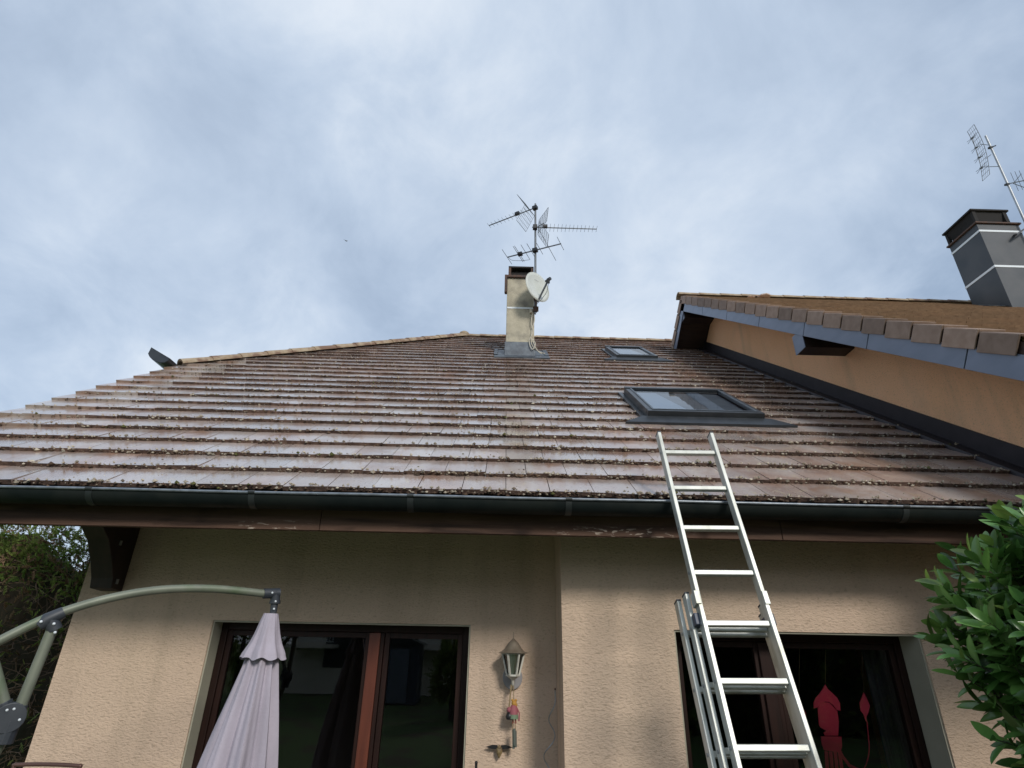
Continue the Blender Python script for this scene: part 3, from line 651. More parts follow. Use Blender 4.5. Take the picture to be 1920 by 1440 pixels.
# mesh panel seen nearly edge-on: arc frame plus wires
def arcp(t_, dpt): 
    p = TL.lerp(BR, t_); q = NM(1851, 291); bow = math.sin(math.pi*t_)
    return p+(RT*.065+UP*.02)*bow+Vector((0, dpt, 0))
fr_d = (-.09, .09)
for dpt in fr_d: s.tube([arcp(t_/12, dpt) for t_ in range(13)], .006, 6)
for i in range(13): s.tube([arcp(i/12, -.09), arcp(i/12, .09)], .0035, 5)
for dpt in (-.045, 0, .045): s.tube([arcp(t_/12, dpt) for t_ in range(13)], .003, 5)
s.build('grid_panel', M['steel'], nm)
s = MB()
for t_ in (.2, .4, .6, .8):
    p = arcp(t_, 0); q = p-RT*.075-UP*.03; s.tube([p, q], .005, 6); s.obox(q, RT, UP, FW, .018, .014, .02)
    for sg in (-1, 1): s.tube([q+Vector((0, -.12, .03*sg)), q, q+Vector((0, .12, .03*sg))], .004, 5)
s.tube([arcp(.2, 0)-RT*.07, arcp(.8, 0)-RT*.07-UP*.02], .006, 6)
s.build('dipole', M['steel'], nm)
for a, b in (((1838, 270), (1853, 272)), ((1846, 313), (1874, 312)), ((1849, 297), (1858, 290))): s = MB(); s.tube([NM(*a), NM(*b)], .006, 6); s.build('strut', M['plastic_dark'], nm)
s = MB(); s.tube([NM(1853, 278), NM(1867, 273)], .012, 6); s.obox(NM(1857, 277), RT, UP, FW, .03, .02, .03); s.build('clamp', M['plastic_dark'], nm)
s = MB(); s.obox(NM(1888, 346), RT, UP, FW, .03, .02, .03); s.build('clamp', M['plastic_dark'], nm)
s = MB(); s.tube([NM(1884, 346), NM(1960, 330)], .010, 6)
for px_, py_ in ((1903, 342), (1911, 340), (1919, 338), (1930, 336)):
    c = NM(px_, py_); s.tube([c+(-RT*.09+UP*.20), c+(RT*.07-UP*.17)], .004, 5)
s.tube([NM(1900, 344), NM(1915, 326)], .007, 5); s.tube([NM(1900, 344), NM(1922, 352)], .007, 5)
s.build('yagi', M['steel'], nm)

# ------------------------------------------------------------------ tv aerial of the house chimney
AY = 8.84
ta = thing('tv_aerial', 'tall steel mast with three comb shaped aerials strapped to the beige chimney', 'antenna', (.56, AY, 7.7))
mx0 = .548
s = MB(); s.tube([(mx0, AY, 7.62), (mx0+.008, AY, 10.32)], .018, 10); s.build('mast', M['steel'], ta, smooth=True)
def zA(x, y): return onY(x, y, AY)
def boom(p, q, n, el, edir, r=.010, er=.0032, name='aerial', start=.22):
    b = MB(); p, q = Vector(p), Vector(q); b.bar(p, q, .016, .016)
    for i in range(n):
        t_ = start+(1-start)*i/(n-1); c = p.lerp(q, t_); h = el*(1-.25*i/n)/2; b.tube([c-edir*h, c+edir*h], er, 5)
    o = b.build(name, M['steel'], ta); return o
def grid(o, c, du, dv, hu, hv, nu, nv):
    b = MB(); c = Vector(c)
    for i in range(nu+1):
        u = -hu+2*hu*i/nu; b.tube([c+du*u-dv*hv, c+du*u+dv*hv], .0028 if 0 < i < nu else .005, 4)
    for i in range(nv+1):
        v_ = -hv+2*hv*i/nv; b.tube([c+dv*v_-du*hu, c+dv*v_+du*hu], .0028 if 0 < i < nv else .005, 4)
    b.build('reflector', M['steel'], o)
# upper aerial pointing away to the left
d1 = Vector((-math.sin(R_(59)), math.cos(R_(59)), 0)); e1 = Vector((math.cos(R_(59)), math.sin(R_(59)), 0))
p1 = Vector((mx0, AY-.02, zA(1003, 391).z)); o = boom(p1-d1*.05, p1+d1*1.12, 11, .20, e1)
for sg in (1, -1):
    dv = (Vector((0, 0, 1))*sg*.86+d1*.5*1).normalized(); grid(o, p1+d1*.12+dv*.20, e1, dv, .20, .20, 8, 5)
b = MB(); b.obox(p1+d1*.42+Vector((0, 0, .03)), d1, e1, Vector((0, 0, 1)), .05, .03, .03); b.build('feed_box', M['plastic_black'], o); b = MB(); b.obox(p1, d1, e1, Vector((0, 0, 1)), .05, .04, .035); b.build('clamp', M['plastic_black'], o)
# middle aerial pointing right
d2 = Vector((1, .0, 0)); e2 = Vector((.0, 1, 0)); p2 = Vector((mx0, AY-.03, zA(1003, 428).z))
o = boom(p2-d2*.06, p2+d2*1.25, 14, .24, (e2+Vector((0, 0, .0))).normalized())
for sg in (1, -1):
    dv = (Vector((0, 0, 1))*sg*.80+d2*.45).normalized(); grid(o, p2+d2*.06+dv*.21, e2, dv, .20, .19, 8, 5)
b = MB(); b.obox(p2+d2*.20+Vector((0, 0, .03)), d2, e2, Vector((0, 0, 1)), .05, .03, .028); b.build('feed_box', M['plastic_black'], o); b = MB(); b.obox(p2, d2, e2, Vector((0, 0, 1)), .045, .04, .045)
b.tube([p2+d2*.04, p2+d2*.18+Vector((0, -.02, .10))], .008, 6); b.build('clamp', M['plastic_black'], o)
# lower long-element aerial
az = R_(24); d3 = Vector((math.cos(az), -math.sin(az), 0)); e3 = Vector((math.sin(az), math.cos(az), 0)); p3 = Vector((mx0, AY-.03, zA(1002, 471).z))
b = MB(); b.bar(p3-d3*.60, p3+d3*.54, .018, .018)
for t_, l_ in ((-.60, .5), (-.36, .52), (-.33, .52), (-.2, .5), (-.08, .48), (.10, .36), (.28, .95), (.53, .42)):
    c = p3+d3*t_; b.tube([c-e3*l_*.52, c+e3*l_*.48], .005, 5)
o = b.build('aerial', M['steel'], ta)
b = MB(); b.obox(p3+Vector((0, 0, 0)), d3, e3, Vector((0, 0, 1)), .05, .04, .035); b.build('clamp', M['plastic_black'], o); b = MB(); b.obox(p3-d3*.32, d3, e3, Vector((0, 0, 1)), .045, .035, .03)
b.build('feed_box', M['plastic_black'], o)
b = MB(); b.tube(smoothpath([p3-d3*.58, p3-d3*.5-Vector((0, 0, .10)), p3-d3*.3-Vector((0, 0, .17)), p3-d3*.12-Vector((0, 0, .2))]), .004, 5); b.tube([(mx0+.022, AY-.01, 7.7+i*.1+0) for i in range(26)], .006, 5); b.build('cable', M['plastic_black'], ta)

# satellite dish
dc = onY(1008, 538, 8.62)
sdsh = thing('satellite_dish', 'white oval satellite dish fixed beside the beige chimney', 'satellite dish', (.56, 8.85, 8.0))
aa, el = R_(38), R_(4); dn = Vector((math.cos(el)*math.sin(aa), -math.cos(el)*math.cos(aa), math.sin(el)))
dx = dn.cross(Vector((0, 0, 1))).normalized(); dy = dx.cross(dn)
s = MB(); vs = [dc-dn*.05]; fs = []; RG, SG = 6, 32
for i in range(1, RG+1):
    r = i/RG
    for k in range(SG):
        a = 2*math.pi*k/SG; vs.append(dc+(dx*math.cos(a)*.285+dy*math.sin(a)*.315)*r-dn*.05*(1-r*r))
for k in range(SG): fs.append((0, 1+k, 1+(k+1) % SG))
for i in range(RG-1):
    for k in range(SG):
        a, b_ = 1+i*SG+k, 1+i*SG+(k+1) % SG; fs.append((a, a+SG, b_+SG, b_))
s.add(vs, fs); rf = s.build('reflector', M['dish'], sdsh, smooth=True); md = rf.modifiers.new('t', 'SOLIDIFY'); md.thickness = .012
s = MB(); s.tube([dc+(dx*math.cos(2*math.pi*k/32)*.287+dy*math.sin(2*math.pi*k/32)*.317) for k in range(33)], .007, 6); s.build('dish_rim', M['dish'], rf)
s = MB()
for i, w_ in enumerate((.016, .010, .014, .010, .012, .010)): s.obox(dc+dn*-.022+dx*(-.06+i*.022)+dy*.17, dx, dy, dn, w_*.55, .011, .001)
s.build('dish_mark', M['dish_mark'], rf)
s = MB(); lnb = dc+dn*.30-dy*.02; lo = dc-dy*.33-dn*.03
s.bar(lo, lnb, .022, .03); s.build('feed_arm', M['steel'], sdsh)
s = MB(); bd = (dc-lnb).normalized(); s.tube([lnb-bd*.05, lnb+bd*.01, lnb+bd*.05, lnb+bd*.07], [.032, .035, .022, .026], 12); s.obox(lnb-Vector((0, 0, .045)), RT, UP, FW, .022, .03, .03); s.build('receiver_head', M['plastic_dark'], sdsh, smooth=False)
s = MB(); s.tube(smoothpath([lnb-Vector((0, 0, .05)), lnb.lerp(lo, .4)+Vector((.05, 0, -.06)), lo.lerp(lnb, .25)+Vector((.03, 0, -.05)), lo+Vector((-.02, .0, -.06)), Vector((.57, 8.82, 7.75))]), .005, 6); s.build('cable', M['steel'], sdsh)
s = MB(); s.tube([dc-dn*.05, dc-dn*.12-dy*.05, Vector((.56, 8.83, dc.z-.10))], .018, 8); s.tube([lo, dc-dn*.1-dy*.15], .012, 6); s.obox((.56, 8.83, dc.z-.12), RT, UP, FW, .035, .05, .035); s.tube([Vector((.565, 8.82, 8.25)), Vector((.565, 8.84, 7.66))], .02, 8); s.obox((.56, 8.84, 7.73), RT, UP, FW, .05, .045, .05); s.build('bracket', M['rust'], sdsh)

# ------------------------------------------------------------------ extension ladder
LDv = ray(953, -366).normalized(); LX = Vector((1, 0, .012)).normalized(); LN = LX.cross(LDv).normalized()   # LN points at the wall side
if LN.y < 0: LN = -LN
L0 = onY(1263, 935, 3.52)
def LP(x, s, n=0): return L0+LX*x+LDv*s+LN*n
foot = (-(L0.z-.02)/LDv.z)
ld = thing('extension_ladder', 'long aluminium three section ladder leaning on the gutter', 'ladder', LP(.18, foot, 0))
def rail(x, s0, s1, n, w_=.024, d=.062):
    m = MB(); m.obox(LP(x, (s0+s1)/2, n), LX, LN, LDv, w_/2, d/2, (s1-s0)/2)
    o = m.build('rail', M['alu'], ld, bevel=.003)
    c = MB(); c.obox(LP(x, s1+.004, n), LX, LN, LDv, w_/2+.001, d/2+.001, .004); c.build('end_cap', M['plastic_dark'], o)
    return o
def rungs(x0, x1, s0, s1, n, phase=0):
    s = .365+phase
    while s > s0:
        if s < s1-.05:
            m = MB(); m.obox(LP((x0+x1)/2, s, n), LX, LN, LDv, (x1-x0)/2, .016, .0145); r = m.build('rung', M['alu'], ld, bevel=.004)
        s -= .2885
LW = .372
rail(0, foot+1.0, .525, 0); rail(LW, foot+1.0, .525, 0); rungs(.012, LW-.012, foot+1.05, .525, 0)
rail(-.036, foot+.4, -.60, .078); rail(LW+.022, foot+.4, -.655, .078); rungs(-.024, LW+.010, foot+.45, -.66, .075, .0)
rail(-.066, foot, -.61, .156); rail(LW+.044, foot, -.68, .156); rungs(-.054, LW+.032, foot+.05, -.7, .150, 0.0)
for s in [.365-.2885*i for i in range(12)]:
    for x, n in ((-.0125, 0),) + (((-.0485, .078), (-.0785, .156)) if s < -.7 else ()):
        p = LP(x, s, n-.0); riv = MB(); riv.tube([p, p-LX*.004], .009, 8); riv.build('rivet', M['gal'], ld)
for x in (-.010, LW+.004):
    sg = 1 if x > 0 else -1
    h = MB(); h.obox(LP(x+sg*.012, -.76, .055), LX, LN, LDv, .018, .055, .032); h.build('guide_hook', M['plastic_blue'], ld, bevel=.004)
    h = MB(); h.obox(LP(x, -.655, -.002), LX, LN, LDv, .0155, .036, .038); h.build('guide_sleeve', M['alu'], ld, bevel=.003)

# ------------------------------------------------------------------ parasol
pE = onY(512, 1112, 3.72); pJ = onY(97, 1162, 3.10)
pdir = Vector((pE.x-pJ.x, pE.y-pJ.y, 0)).normalized(); pn = pdir.cross(Vector((0, 0, 1)))
def onP(x, y): d = ray(x, y); return CAM+d*((pJ-CAM).dot(pn)/d.dot(pn))
hubp = onP(18, 1345)
par = thing('parasol', 'closed lilac cantilever parasol hanging from a curved grey green arm', 'parasol', (hubp.x-.02, hubp.y, 0))
s = MB(); s.tube(smoothpath([onP(-90, 1250), onP(0, 1201), onP(97, 1155), onP(200, 1123), onP(300, 1106), onP(400, 1104), onP(497, 1113)], 6), .0225, 12); s.build('arm', M['olive'], par, smooth=True)
s = MB(); s.tube([onP(101, 1172), onP(30, 1345)], .0245, 12); s.build('strut', M['olive'], par, smooth=True)
s = MB(); s.tube([onP(-20, 1215), onP(10, 1325)], .0235, 12); s.build('strut', M['olive'], par, smooth=True)
s = MB(); s.tube([onP(24, 1350), hubp+Vector((-.10, 0, -.45)), (hubp.x-.12, hubp.y, .05)], .028, 12); s.build('mast', M['olive'], par, smooth=True)
s = MB(); s.lathe((hubp.x-.12, hubp.y, .02), [(.40, 0), (.40, .05), (.06, .07), (.05, .2)], 20); s.build('base', M['plastic_dark'], par)
s = MB(); s.tube([onP(72, 1174), onP(88, 1163), onP(120, 1148)], [.028, .036, .029], 12); s.tube([onP(94, 1160), onP(103, 1182)], .033, 12); jn = s.build('arm_joint', M['plastic_dark'], par, smooth=True)
for q in ((77, 1166), (101, 1170), (103, 1186)): s = MB(); s.ball(onP(*q)+(-pn if pn.y > 0 else pn)*.036, .007); s.build('bolt', M['white'], jn)
s = MB(); hn = -pn if pn.y > 0 else pn
s.tube([hubp-hn*.03, hubp+hn*.040], .063, 18); s.tube([onP(36, 1322), onP(27, 1345)], .036, 12); s.tube([onP(5, 1318), onP(14, 1345)], .036, 12); s.tube([onP(22, 1350), onP(4, 1395)], .041, 12)
hb_ = s.build('hub', M['plastic_dark'], par, bevel=.003)
for q in ((27, 1328), (37, 1348), (14, 1330)): s = MB(); s.ball(onP(*q)+hn*.04, .006); s.build('bolt', M['white'], hb_)
# elbow
top = onP(508, 1152)
s = MB(); s.tube([onP(494, 1113), onP(524, 1112)], .030, 14); s.tube([onP(516, 1108), onP(516, 1130)], .029, 12); s.tube([onP(515, 1130), onP(512, 1152)], [.022, .020], 12); s.tube([onP(516, 1126), onP(515, 1132)], .033, 12)
eb = s.build('elbow', M['plastic_dark'], par, smooth=True, bevel=0)
for q in ((508, 1112), (514, 1128), (511, 1142)): s = MB(); s.ball(onP(*q)+hn*.030, .0065); s.build('bolt', M['white'], eb)
# canopy: gathered folds
def fold(ph, n, amp):
    def fn(a, z):
        k = min(1, max(0, -z/.25)); return 1+amp*k*(math.sin(n*a+ph+.8*math.sin(a*2))+.35*math.sin((n*2+1)*a+1.3*ph+z*2))+.06*noise.noise(Vector((math.cos(a)*2, math.sin(a)*2, z*1.5+ph)))
    return fn
s = MB(); prof = [(.03, -.02), (.05, -.05), (.068, -.16), (.082, -.26), (.105, -.38), (.128, -.50), (.155, -.65), (.18, -.80), (.205, -1.0), (.215, -1.2), (.17, -1.45), (.09, -1.62), (.03, -1.66)]
base_ = MB()
def lerpprof(pr, n):
    o = []
    for i in range(len(pr)-1):
        for k in range(n): t_ = k/n; o.append((pr[i][0]+(pr[i+1][0]-pr[i][0])*t_, pr[i][1]+(pr[i+1][1]-pr[i][1])*t_))
    return o+[pr[-1]]
# the folded cloth hangs a little towards the mast
prof = [(a*1.08, b*1.10) for a, b in prof]
s.lathe(top, lerpprof(prof, 4), 120, 0, fold(.4, 9, .15))
s.v = [(p[0]-max(0, (top.z-p[2]-.10))*.035, p[1], p[2]) for p in s.v]
cn = s.build('canopy', M['lilac'], par, smooth=True)
s = MB(); pr2 = lerpprof([(a*1.16, b*1.16) for a, b in [(.036, .004), (.046, -.03), (.060, -.09), (.076, -.14), (.098, -.185), (.106, -.205)]], 4)
s.lathe(top, pr2, 96, 0, lambda a, z: 1+.09*min(1, -z/.18 if z < 0 else 0)*math.sin(8*a+.6)+.02*math.sin(17*a))
s.v = [(x, y, z-(.008*math.cos(8*math.atan2(y-top.y, x-top.x)+.6)+.006 if z < top.z-.22 else 0)) for x, y, z in s.v]
s.f = s.f[:-1]; s.mi = s.mi[:-1]; s.tint = s.tint[:-1]
vf = s.build('vent_flap', M['lilac'], cn, smooth=True)

# ------------------------------------------------------------------ wall lantern
lc = onY(962, 1254, YL-.12); wl_ = YL-.004
lan = thing('wall_lantern', 'small white and bronze coach lantern fixed on the beige wall', 'lantern', (lc.x, YL, lc.z-.1))
zt = onY(962, 1225, YL-.12).z; zb = onY(962, 1266, YL-.12).z
s = MB(); pl = []
for k in range(20):
    a = 2*math.pi*k/20; pl.append((lc.x+math.cos(a)*.075, YL-.022, zb-.02+math.sin(a)*.082))
s.prism(pl, (0, .020, 0)); s.build('back_plate', material('grey_lantern_plate', (.30, .29, .30), rough=.5, metal=.2), lan, bevel=.004)
for sg in (-1, 1): s = MB(); s.ball((lc.x+sg*.052, YL-.026, zb+.005), .007); s.build('screw', M['plastic_black'], lan)
s = MB(); s.tube(smoothpath([(lc.x, YL-.02, zb-.075), (lc.x, YL-.05, zb-.085), (lc.x, YL-.10, zb-.06), (lc.x, YL-.12, zb-.01)]), .011, 10); s.build('arm', M['lantern'], lan, smooth=True)
s = MB(); rt, rb = .084, .046; HX = [(math.cos(R_(60*k)), math.sin(R_(60*k))) for k in range(6)]
for cxx, cyy in HX: s.bar((lc.x+cxx*rb, lc.y+cyy*rb, zb), (lc.x+cxx*rt, lc.y+cyy*rt, zt), .012, .012)
for i in range(6):
    (a, b), (c, d) = HX[i], HX[(i+1) % 6]
    s.bar((lc.x+a*rb, lc.y+b*rb, zb), (lc.x+c*rb, lc.y+d*rb, zb), .014, .012); s.bar((lc.x+a*rt, lc.y+b*rt, zt), (lc.x+c*rt, lc.y+d*rt, zt), .012, .012)
s.lathe((lc.x, lc.y, zb-.03), [(.012, 0), (.03, .012), (.055, .03)], 6); s.build('cage', M['lantern'], lan)
s = MB()
for i in range(6):
    (a, b), (c, d) = HX[i], HX[(i+1) % 6]; k = .93
    s.add([(lc.x+a*rb*k, lc.y+b*rb*k, zb), (lc.x+c*rb*k, lc.y+d*rb*k, zb), (lc.x+c*rt*k, lc.y+d*rt*k, zt), (lc.x+a*rt*k, lc.y+b*rt*k, zt)], [(0, 1, 2, 3)])
s.build('pane', M['lampglass'], lan)
s = MB(); s.lathe((lc.x, lc.y, zb+.005), [(.018, 0), (.018, .06), (.030, .08), (.034, .13), (.030, .17), (.01, .185)], 14); s.build('bulb', M['bulb'], lan, smooth=True)
s = MB(); s.lathe((lc.x, lc.y, zt), [(.094, .0), (.103, .003), (.082, .014), (.062, .032), (.049, .054), (.036, .074), (.014, .094), (.004, .104), (.003, .145)], 18, 0, lambda a, z: 1+.05*math.cos(6*a)*(1 if z < .06 else 0)); s.build('hood', M['hood'], lan, smooth=True)

# wind chime
def W(x, y, d=.10): return onY(x, y, YL-d)
wc = thing('wind_chime', 'wooden doll wind chime with metal tubes hanging under the lantern', 'wind chime', W(962, 1285))
s = MB(); s.tube([W(963, 1283), W(963, 1315)], .003, 5); s.tube([W(960, 1283), W(957, 1300), W(955, 1328)], .005, 5); s.tube([W(958, 1283), W(954, 1325)], .003, 5)
s.build('string', M['string'], wc)
s = MB(); s.ball(W(964, 1319), .020, (1, 1, 1)); s.ball(W(961, 1313), .010); s.ball(W(967, 1313), .010); s.ball(W(967, 1322), .012); s.build('doll_head', M['yellow'], wc, smooth=True)
c = W(963, 1331); s = MB(); s.lathe(c, [(.032, -.028), (.030, 0), (.018, .03), (.008, .034)], 12); s.tube([c+Vector((.02, 0, .02)), c+Vector((.042, 0, -.02)), c+Vector((.040, 0, -.07))], .006, 6); s.build('doll_body', M['pink'], wc, smooth=True)
c = W(963, 1341); s = MB(); s.lathe(c, [(.034, -.022), (.030, .02)], 12); s.build('doll_skirt', M['green'], wc, smooth=True)
for q in (961, 966): s = MB(); s.tube([W(q, 1344), W(q+1, 1355), W(q-.5, 1356)], .006, 6); s.build('doll_leg', M['red'], wc)
for q in (961, 966): s = MB(); s.tube([W(q, 1356), W(q+.5, 1372)], .003, 5); s.build('string', M['string'], wc)
for a, b, dd in (((962.5, 1368), (963, 1404), .10), ((966.5, 1370), (967, 1401), .10), ((964.5, 1366), (965, 1398), .12)): s = MB(); s.tube([W(*a, dd), W(*b, dd)], .0085, 8); s.build('chime_tube', M['chime'], wc, smooth=True)
c = W(955, 1340); s = MB(); s.lathe(c, [(.022, -.03), (.028, -.012), (.016, .015), (.006, .02)], 12); s.build('bell', M['plastic_black'], wc, smooth=True)
c = W(955, 1331); s = MB(); s.ball(c, .020); s.build('bead', M['pink'], wc, smooth=True)
# bird ornament
bo = thing('bird_ornament', 'small bird ornament with dark spread wings below the lantern', 'ornament', W(936, 1405, .03))
c = W(936, 1404, .04); s = MB(); s.ball(c-Vector((0, 0, .012)), .024, (1, 1, 1.25)); s.ball(c+Vector((.0, -.012, .012)), .013); s.lathe(c-Vector((0, 0, .058)), [(.004, 0), (.012, .016), (.016, .024)], 8)
s.build('body', material('ochre_bird', (.30, .22, .10), (.12, .08, .05), rough=.6, scale=30), bo, smooth=True)
for sg in (-1, 1):
    s = MB(); s.prism([c+Vector((sg*.012, .0, .022)), c+Vector((sg*.05, 0, .024)), c+Vector((sg*.098, 0, .006+.004)), c+Vector((sg*.06, 0, .0)), c+Vector((sg*.014, 0, -.004))], (0, .006, 0)); s.build('wing', M['plastic_black'], bo)
s = MB(); s.tube([c, (c.x, YL, c.z)], .004, 6); s.build('hook', M['plastic_black'], bo)
# twisted plant stake
ps = thing('spiral_plant_stake', 'wavy metal spiral stake standing in the corner of the wall', 'plant stake', (.345, YL-.14, 0.02))
s = MB(); pts = []
zt_ = W(1041, 1292, .14); zb_ = W(1022, 1480, .14)
for i in range(260):
    t_ = i/259; z = zt_.z*(1-t_)+.02*t_; c = zt_.lerp(zb_, (zt_.z-z)/(zt_.z-zb_.z)) if z > zb_.z-2 else zb_
    amp = .032*min(1, t_*7); an = (zt_.z-z)/.235*2*math.pi; pts.append(Vector((c.x if z > .9 else c.x, YL-.14, z))+Vector((math.sin(an)*amp, math.cos(an)*amp, 0)))
s.tube(pts, .0042, 6); s.build('rod', M['gal'], ps, smooth=True)
s = MB(); s.ball(zt_, .007); s.build('tip', M['rust'], ps)
# thin stake in front of the door
st = thing('garden_stake', 'thin dark stake standing upright just right of the left door', 'stake', onY(893, 1430, YL-.25).xy.to_3d()+Vector((0, 0, .02)))
q = onY(893, 1430, YL-.25); s = MB(); s.tube([(q.x, q.y, .02), q], .009, 8); s.build('rod', M['plastic_black'], st); s = MB(); s.ball(q, .011); s.build('knob', M['plastic_black'], st)

# hanging squid decoration behind the right door
def SQ(x, y, Y=4.568): return onY(1240+x/2.8235, 960+y/2.8235, Y)
sq = thing('squid_decoration', 'flat red squid shaped cut-out hanging behind the right door glass', 'decoration', SQ(890, 1200))
def flat(pts, th=.006, dy=0):
    m = MB(); m.prism([SQ(*p)+Vector((0, dy, 0)) for p in pts], (0, th, 0)); return m
flat([(868, 912), (880, 935), (905, 958), (932, 985), (946, 1012), (949, 1052), (930, 1048), (912, 1024), (890, 1006), (868, 1004), (848, 1010), (828, 1035), (808, 1040), (806, 1012), (816, 985), (838, 962), (856, 935)]).build('fin', M['squid'], sq)
flat([(845, 1012), (868, 1007), (893, 1010), (912, 1030), (935, 1052), (943, 1110), (940, 1185), (870, 1185), (862, 1170), (878, 1160), (846, 1142), (838, 1128), (834, 1080), (832, 1040)], dy=.008).build('mantle', M['squid'], sq)
flat([(846, 1188), (955, 1190), (958, 1240), (950, 1275), (862, 1262), (850, 1225)], dy=.002).build('head', M['squid'], sq)
for i in range(4):
    x = 872+i*24; flat([(x-8, 1266+i*2), (x+10, 1268+i*2), (x+16+i, 1350), (x+26+i*2, 1480), (x+8+i*2, 1480), (x-1+i, 1350)], dy=.0).build('tentacle', M['squid'], sq)
flat([(952, 1262), (966, 1290), (1000, 1335), (1030, 1350), (1028, 1362), (992, 1348), (955, 1300)]).build('tentacle', M['squid'], sq)
for pts in ([(1072, 955), (1088, 985), (1104, 1025), (1098, 1058), (1086, 1085), (1090, 1115), (1080, 1100), (1072, 1072), (1056, 1052), (1050, 1012), (1062, 978)], [(728, 1000), (745, 1030), (766, 1065), (766, 1110), (756, 1140), (762, 1185), (766, 1225), (750, 1200), (738, 1150), (712, 1100), (708, 1050)]):
    flat(pts).build('tentacle_club', M['squid'], sq)
s = MB(); s.tube(smoothpath([SQ(1089, 1110), SQ(1095, 1180), SQ(1100, 1250), SQ(1092, 1310), SQ(1070, 1360), SQ(1030, 1355)]), .004, 6); s.tube(smoothpath([SQ(760, 1220), SQ(762, 1300), SQ(770, 1400)]), .005, 6); s.build('tentacle_cord', M['squid'], sq)
s = MB()
for a, b in (((868, 914), (872, -60)), ((1072, 957), (1020, -60)), ((728, 1002), (740, -60))): s.tube([SQ(*a), SQ(*b)], .0012, 4)
s.build('thread', M['string'], sq)

# ------------------------------------------------------------------ garden chair back
chx0, chx1, chz = -3.03, -2.60, 1.262; chy = 4.25
gc = thing('garden_chair', 'garden chair with beige sling back and brown tube frame by the wall', 'chair', ((chx0+chx1)/2, chy-.2, .02))
s = MB(); s.tube(smoothpath([(chx0-.02, chy-.1, .45), (chx0, chy-.02, .95), (chx0+.01, chy, chz-.03), (chx0+.045, chy, chz+.005), (chx1-.045, chy, chz+.005), (chx1-.01, chy, chz-.03), (chx1, chy-.02, .95), (chx1+.02, chy-.1, .45)], 6), .012, 10); s.build('back_frame', M['chairframe'], gc, smooth=True)
s = MB(); s.hexa([(chx0+.0, chy-.1, .5), (chx1, chy-.1, .5), (chx1, chy-.095, .5), (chx0, chy-.095, .5), (chx0+.022, chy-.003, chz-.02), (chx1-.022, chy-.003, chz-.02), (chx1-.022, chy+.003, chz-.02), (chx0+.022, chy+.003, chz-.02)]); s.build('backrest', M['beige'], gc)
s = MB(); s.box((chx0, chy-.6, .43), (chx1, chy-.1, .45)); s.build('seat', M['beige'], gc)
for x in (chx0, chx1):
    for y0, y1 in ((chy-.6, chy-.62), (chy-.1, chy+.02)): s = MB(); s.tube([(x, y0, .45), (x, y1, .02)], .012, 8); s.build('leg', M['chairframe'], gc)

# ------------------------------------------------------------------ laurel bush
def leaf(mb, p, d, nrm, ln, wd, mi, tint, curl=.12):
    d = d.normalized(); x = d.cross(nrm)
    if x.length < 1e-3: return
    x.normalize(); nrm = x.cross(d)
    prof = [(0, .05), (.14, .26), (.34, .46), (.58, .50), (.80, .36), (.93, .17), (1, .02)]
    vs = []
    for t_, w_ in prof:
        c = p+d*ln*t_-nrm*curl*ln*(t_*t_)
        up = nrm*wd*.16*(w_*2)
        vs += [c-x*wd*w_+up, c, c+x*wd*w_+up]
    fs = []
    for i in range(len(prof)-1):
        a = i*3; fs += [(a, a+1, a+4, a+3), (a+1, a+2, a+5, a+4)]
    mb.add(vs, fs, mi, tint)
rnd = random.Random(11)
lb = MB(); lt = MB()
bc = Vector((2.70, 2.38, 2.06)); 
def surf(u):   # radius of the bush in direction u
    return (.86+.10*noise.noise(u*2.1+Vector((3, 1, 7)))+.07*noise.noise(u*5.0))
lroot = thing('laurel_bush', 'glossy green laurel bush in front of the right door', 'bush', (2.62, 2.42, 0))
for i in range(2300):
    z = rnd.uniform(-.95, 1) if rnd.random() < .5 else rnd.uniform(-.95, .1); a = rnd.uniform(0, 2*math.pi); q = math.sqrt(1-z*z)
    u = Vector((q*math.cos(a), q*math.sin(a), z))
    if u.y > .45: continue
    inner = rnd.random() < .35
    rr = surf(u)*(rnd.uniform(.55, .82) if inner else rnd.uniform(.80, 1.0))
    hw = 1-.62*max(0, -u.z)-.10*max(0, u.z); tip = bc+Vector((u.x*rr*hw, u.y*rr*.85*hw, u.z*rr*(.70 if u.z > 0 else 2.2)))
    sdr = (u+Vector((0, 0, .55))+Vector((rnd.uniform(-.3, .3), rnd.uniform(-.3, .3), rnd.uniform(-.2, .2)))).normalized()
    Ls = rnd.uniform(.16, .26); base = tip-sdr*Ls
    lt.tube([base-sdr*.05-Vector((0, 0, .04)), base, tip], [.004, .0035, .002], 4)
    nl = rnd.randint(9, 13); ga = rnd.uniform(0, 6)
    ref = sdr.cross(Vector((0, 0, 1)))
    if ref.length < .1: ref = Vector((1, 0, 0))
    ref.normalize(); rf2 = ref.cross(sdr)
    for k in range(nl):
        t_ = k/(nl-1); p = base.lerp(tip, t_); an = ga+k*2.4; rad = ref*math.cos(an)+rf2*math.sin(an)
        spread = .95-.55*t_; d = (sdr*(1-spread*.55)+rad*spread).normalized()
        ln = rnd.uniform(.085, .145)*(1-.25*max(0, t_-.75)/.25); young = (t_ > .9 and rnd.random() < .55) or rnd.random() < .02
        leaf(lb, p, d, (sdr*.9-rad*.6+Vector((0, 0, .5))+Vector((rnd.uniform(-.3, .3), rnd.uniform(-.3, .3), 0))), ln, ln*rnd.uniform(.36, .44), 1 if young else 0, rnd.random(), rnd.uniform(.05, .25))
lb.build('foliage', [M['laurel'], M['laurel_new']], lroot, smooth=True)
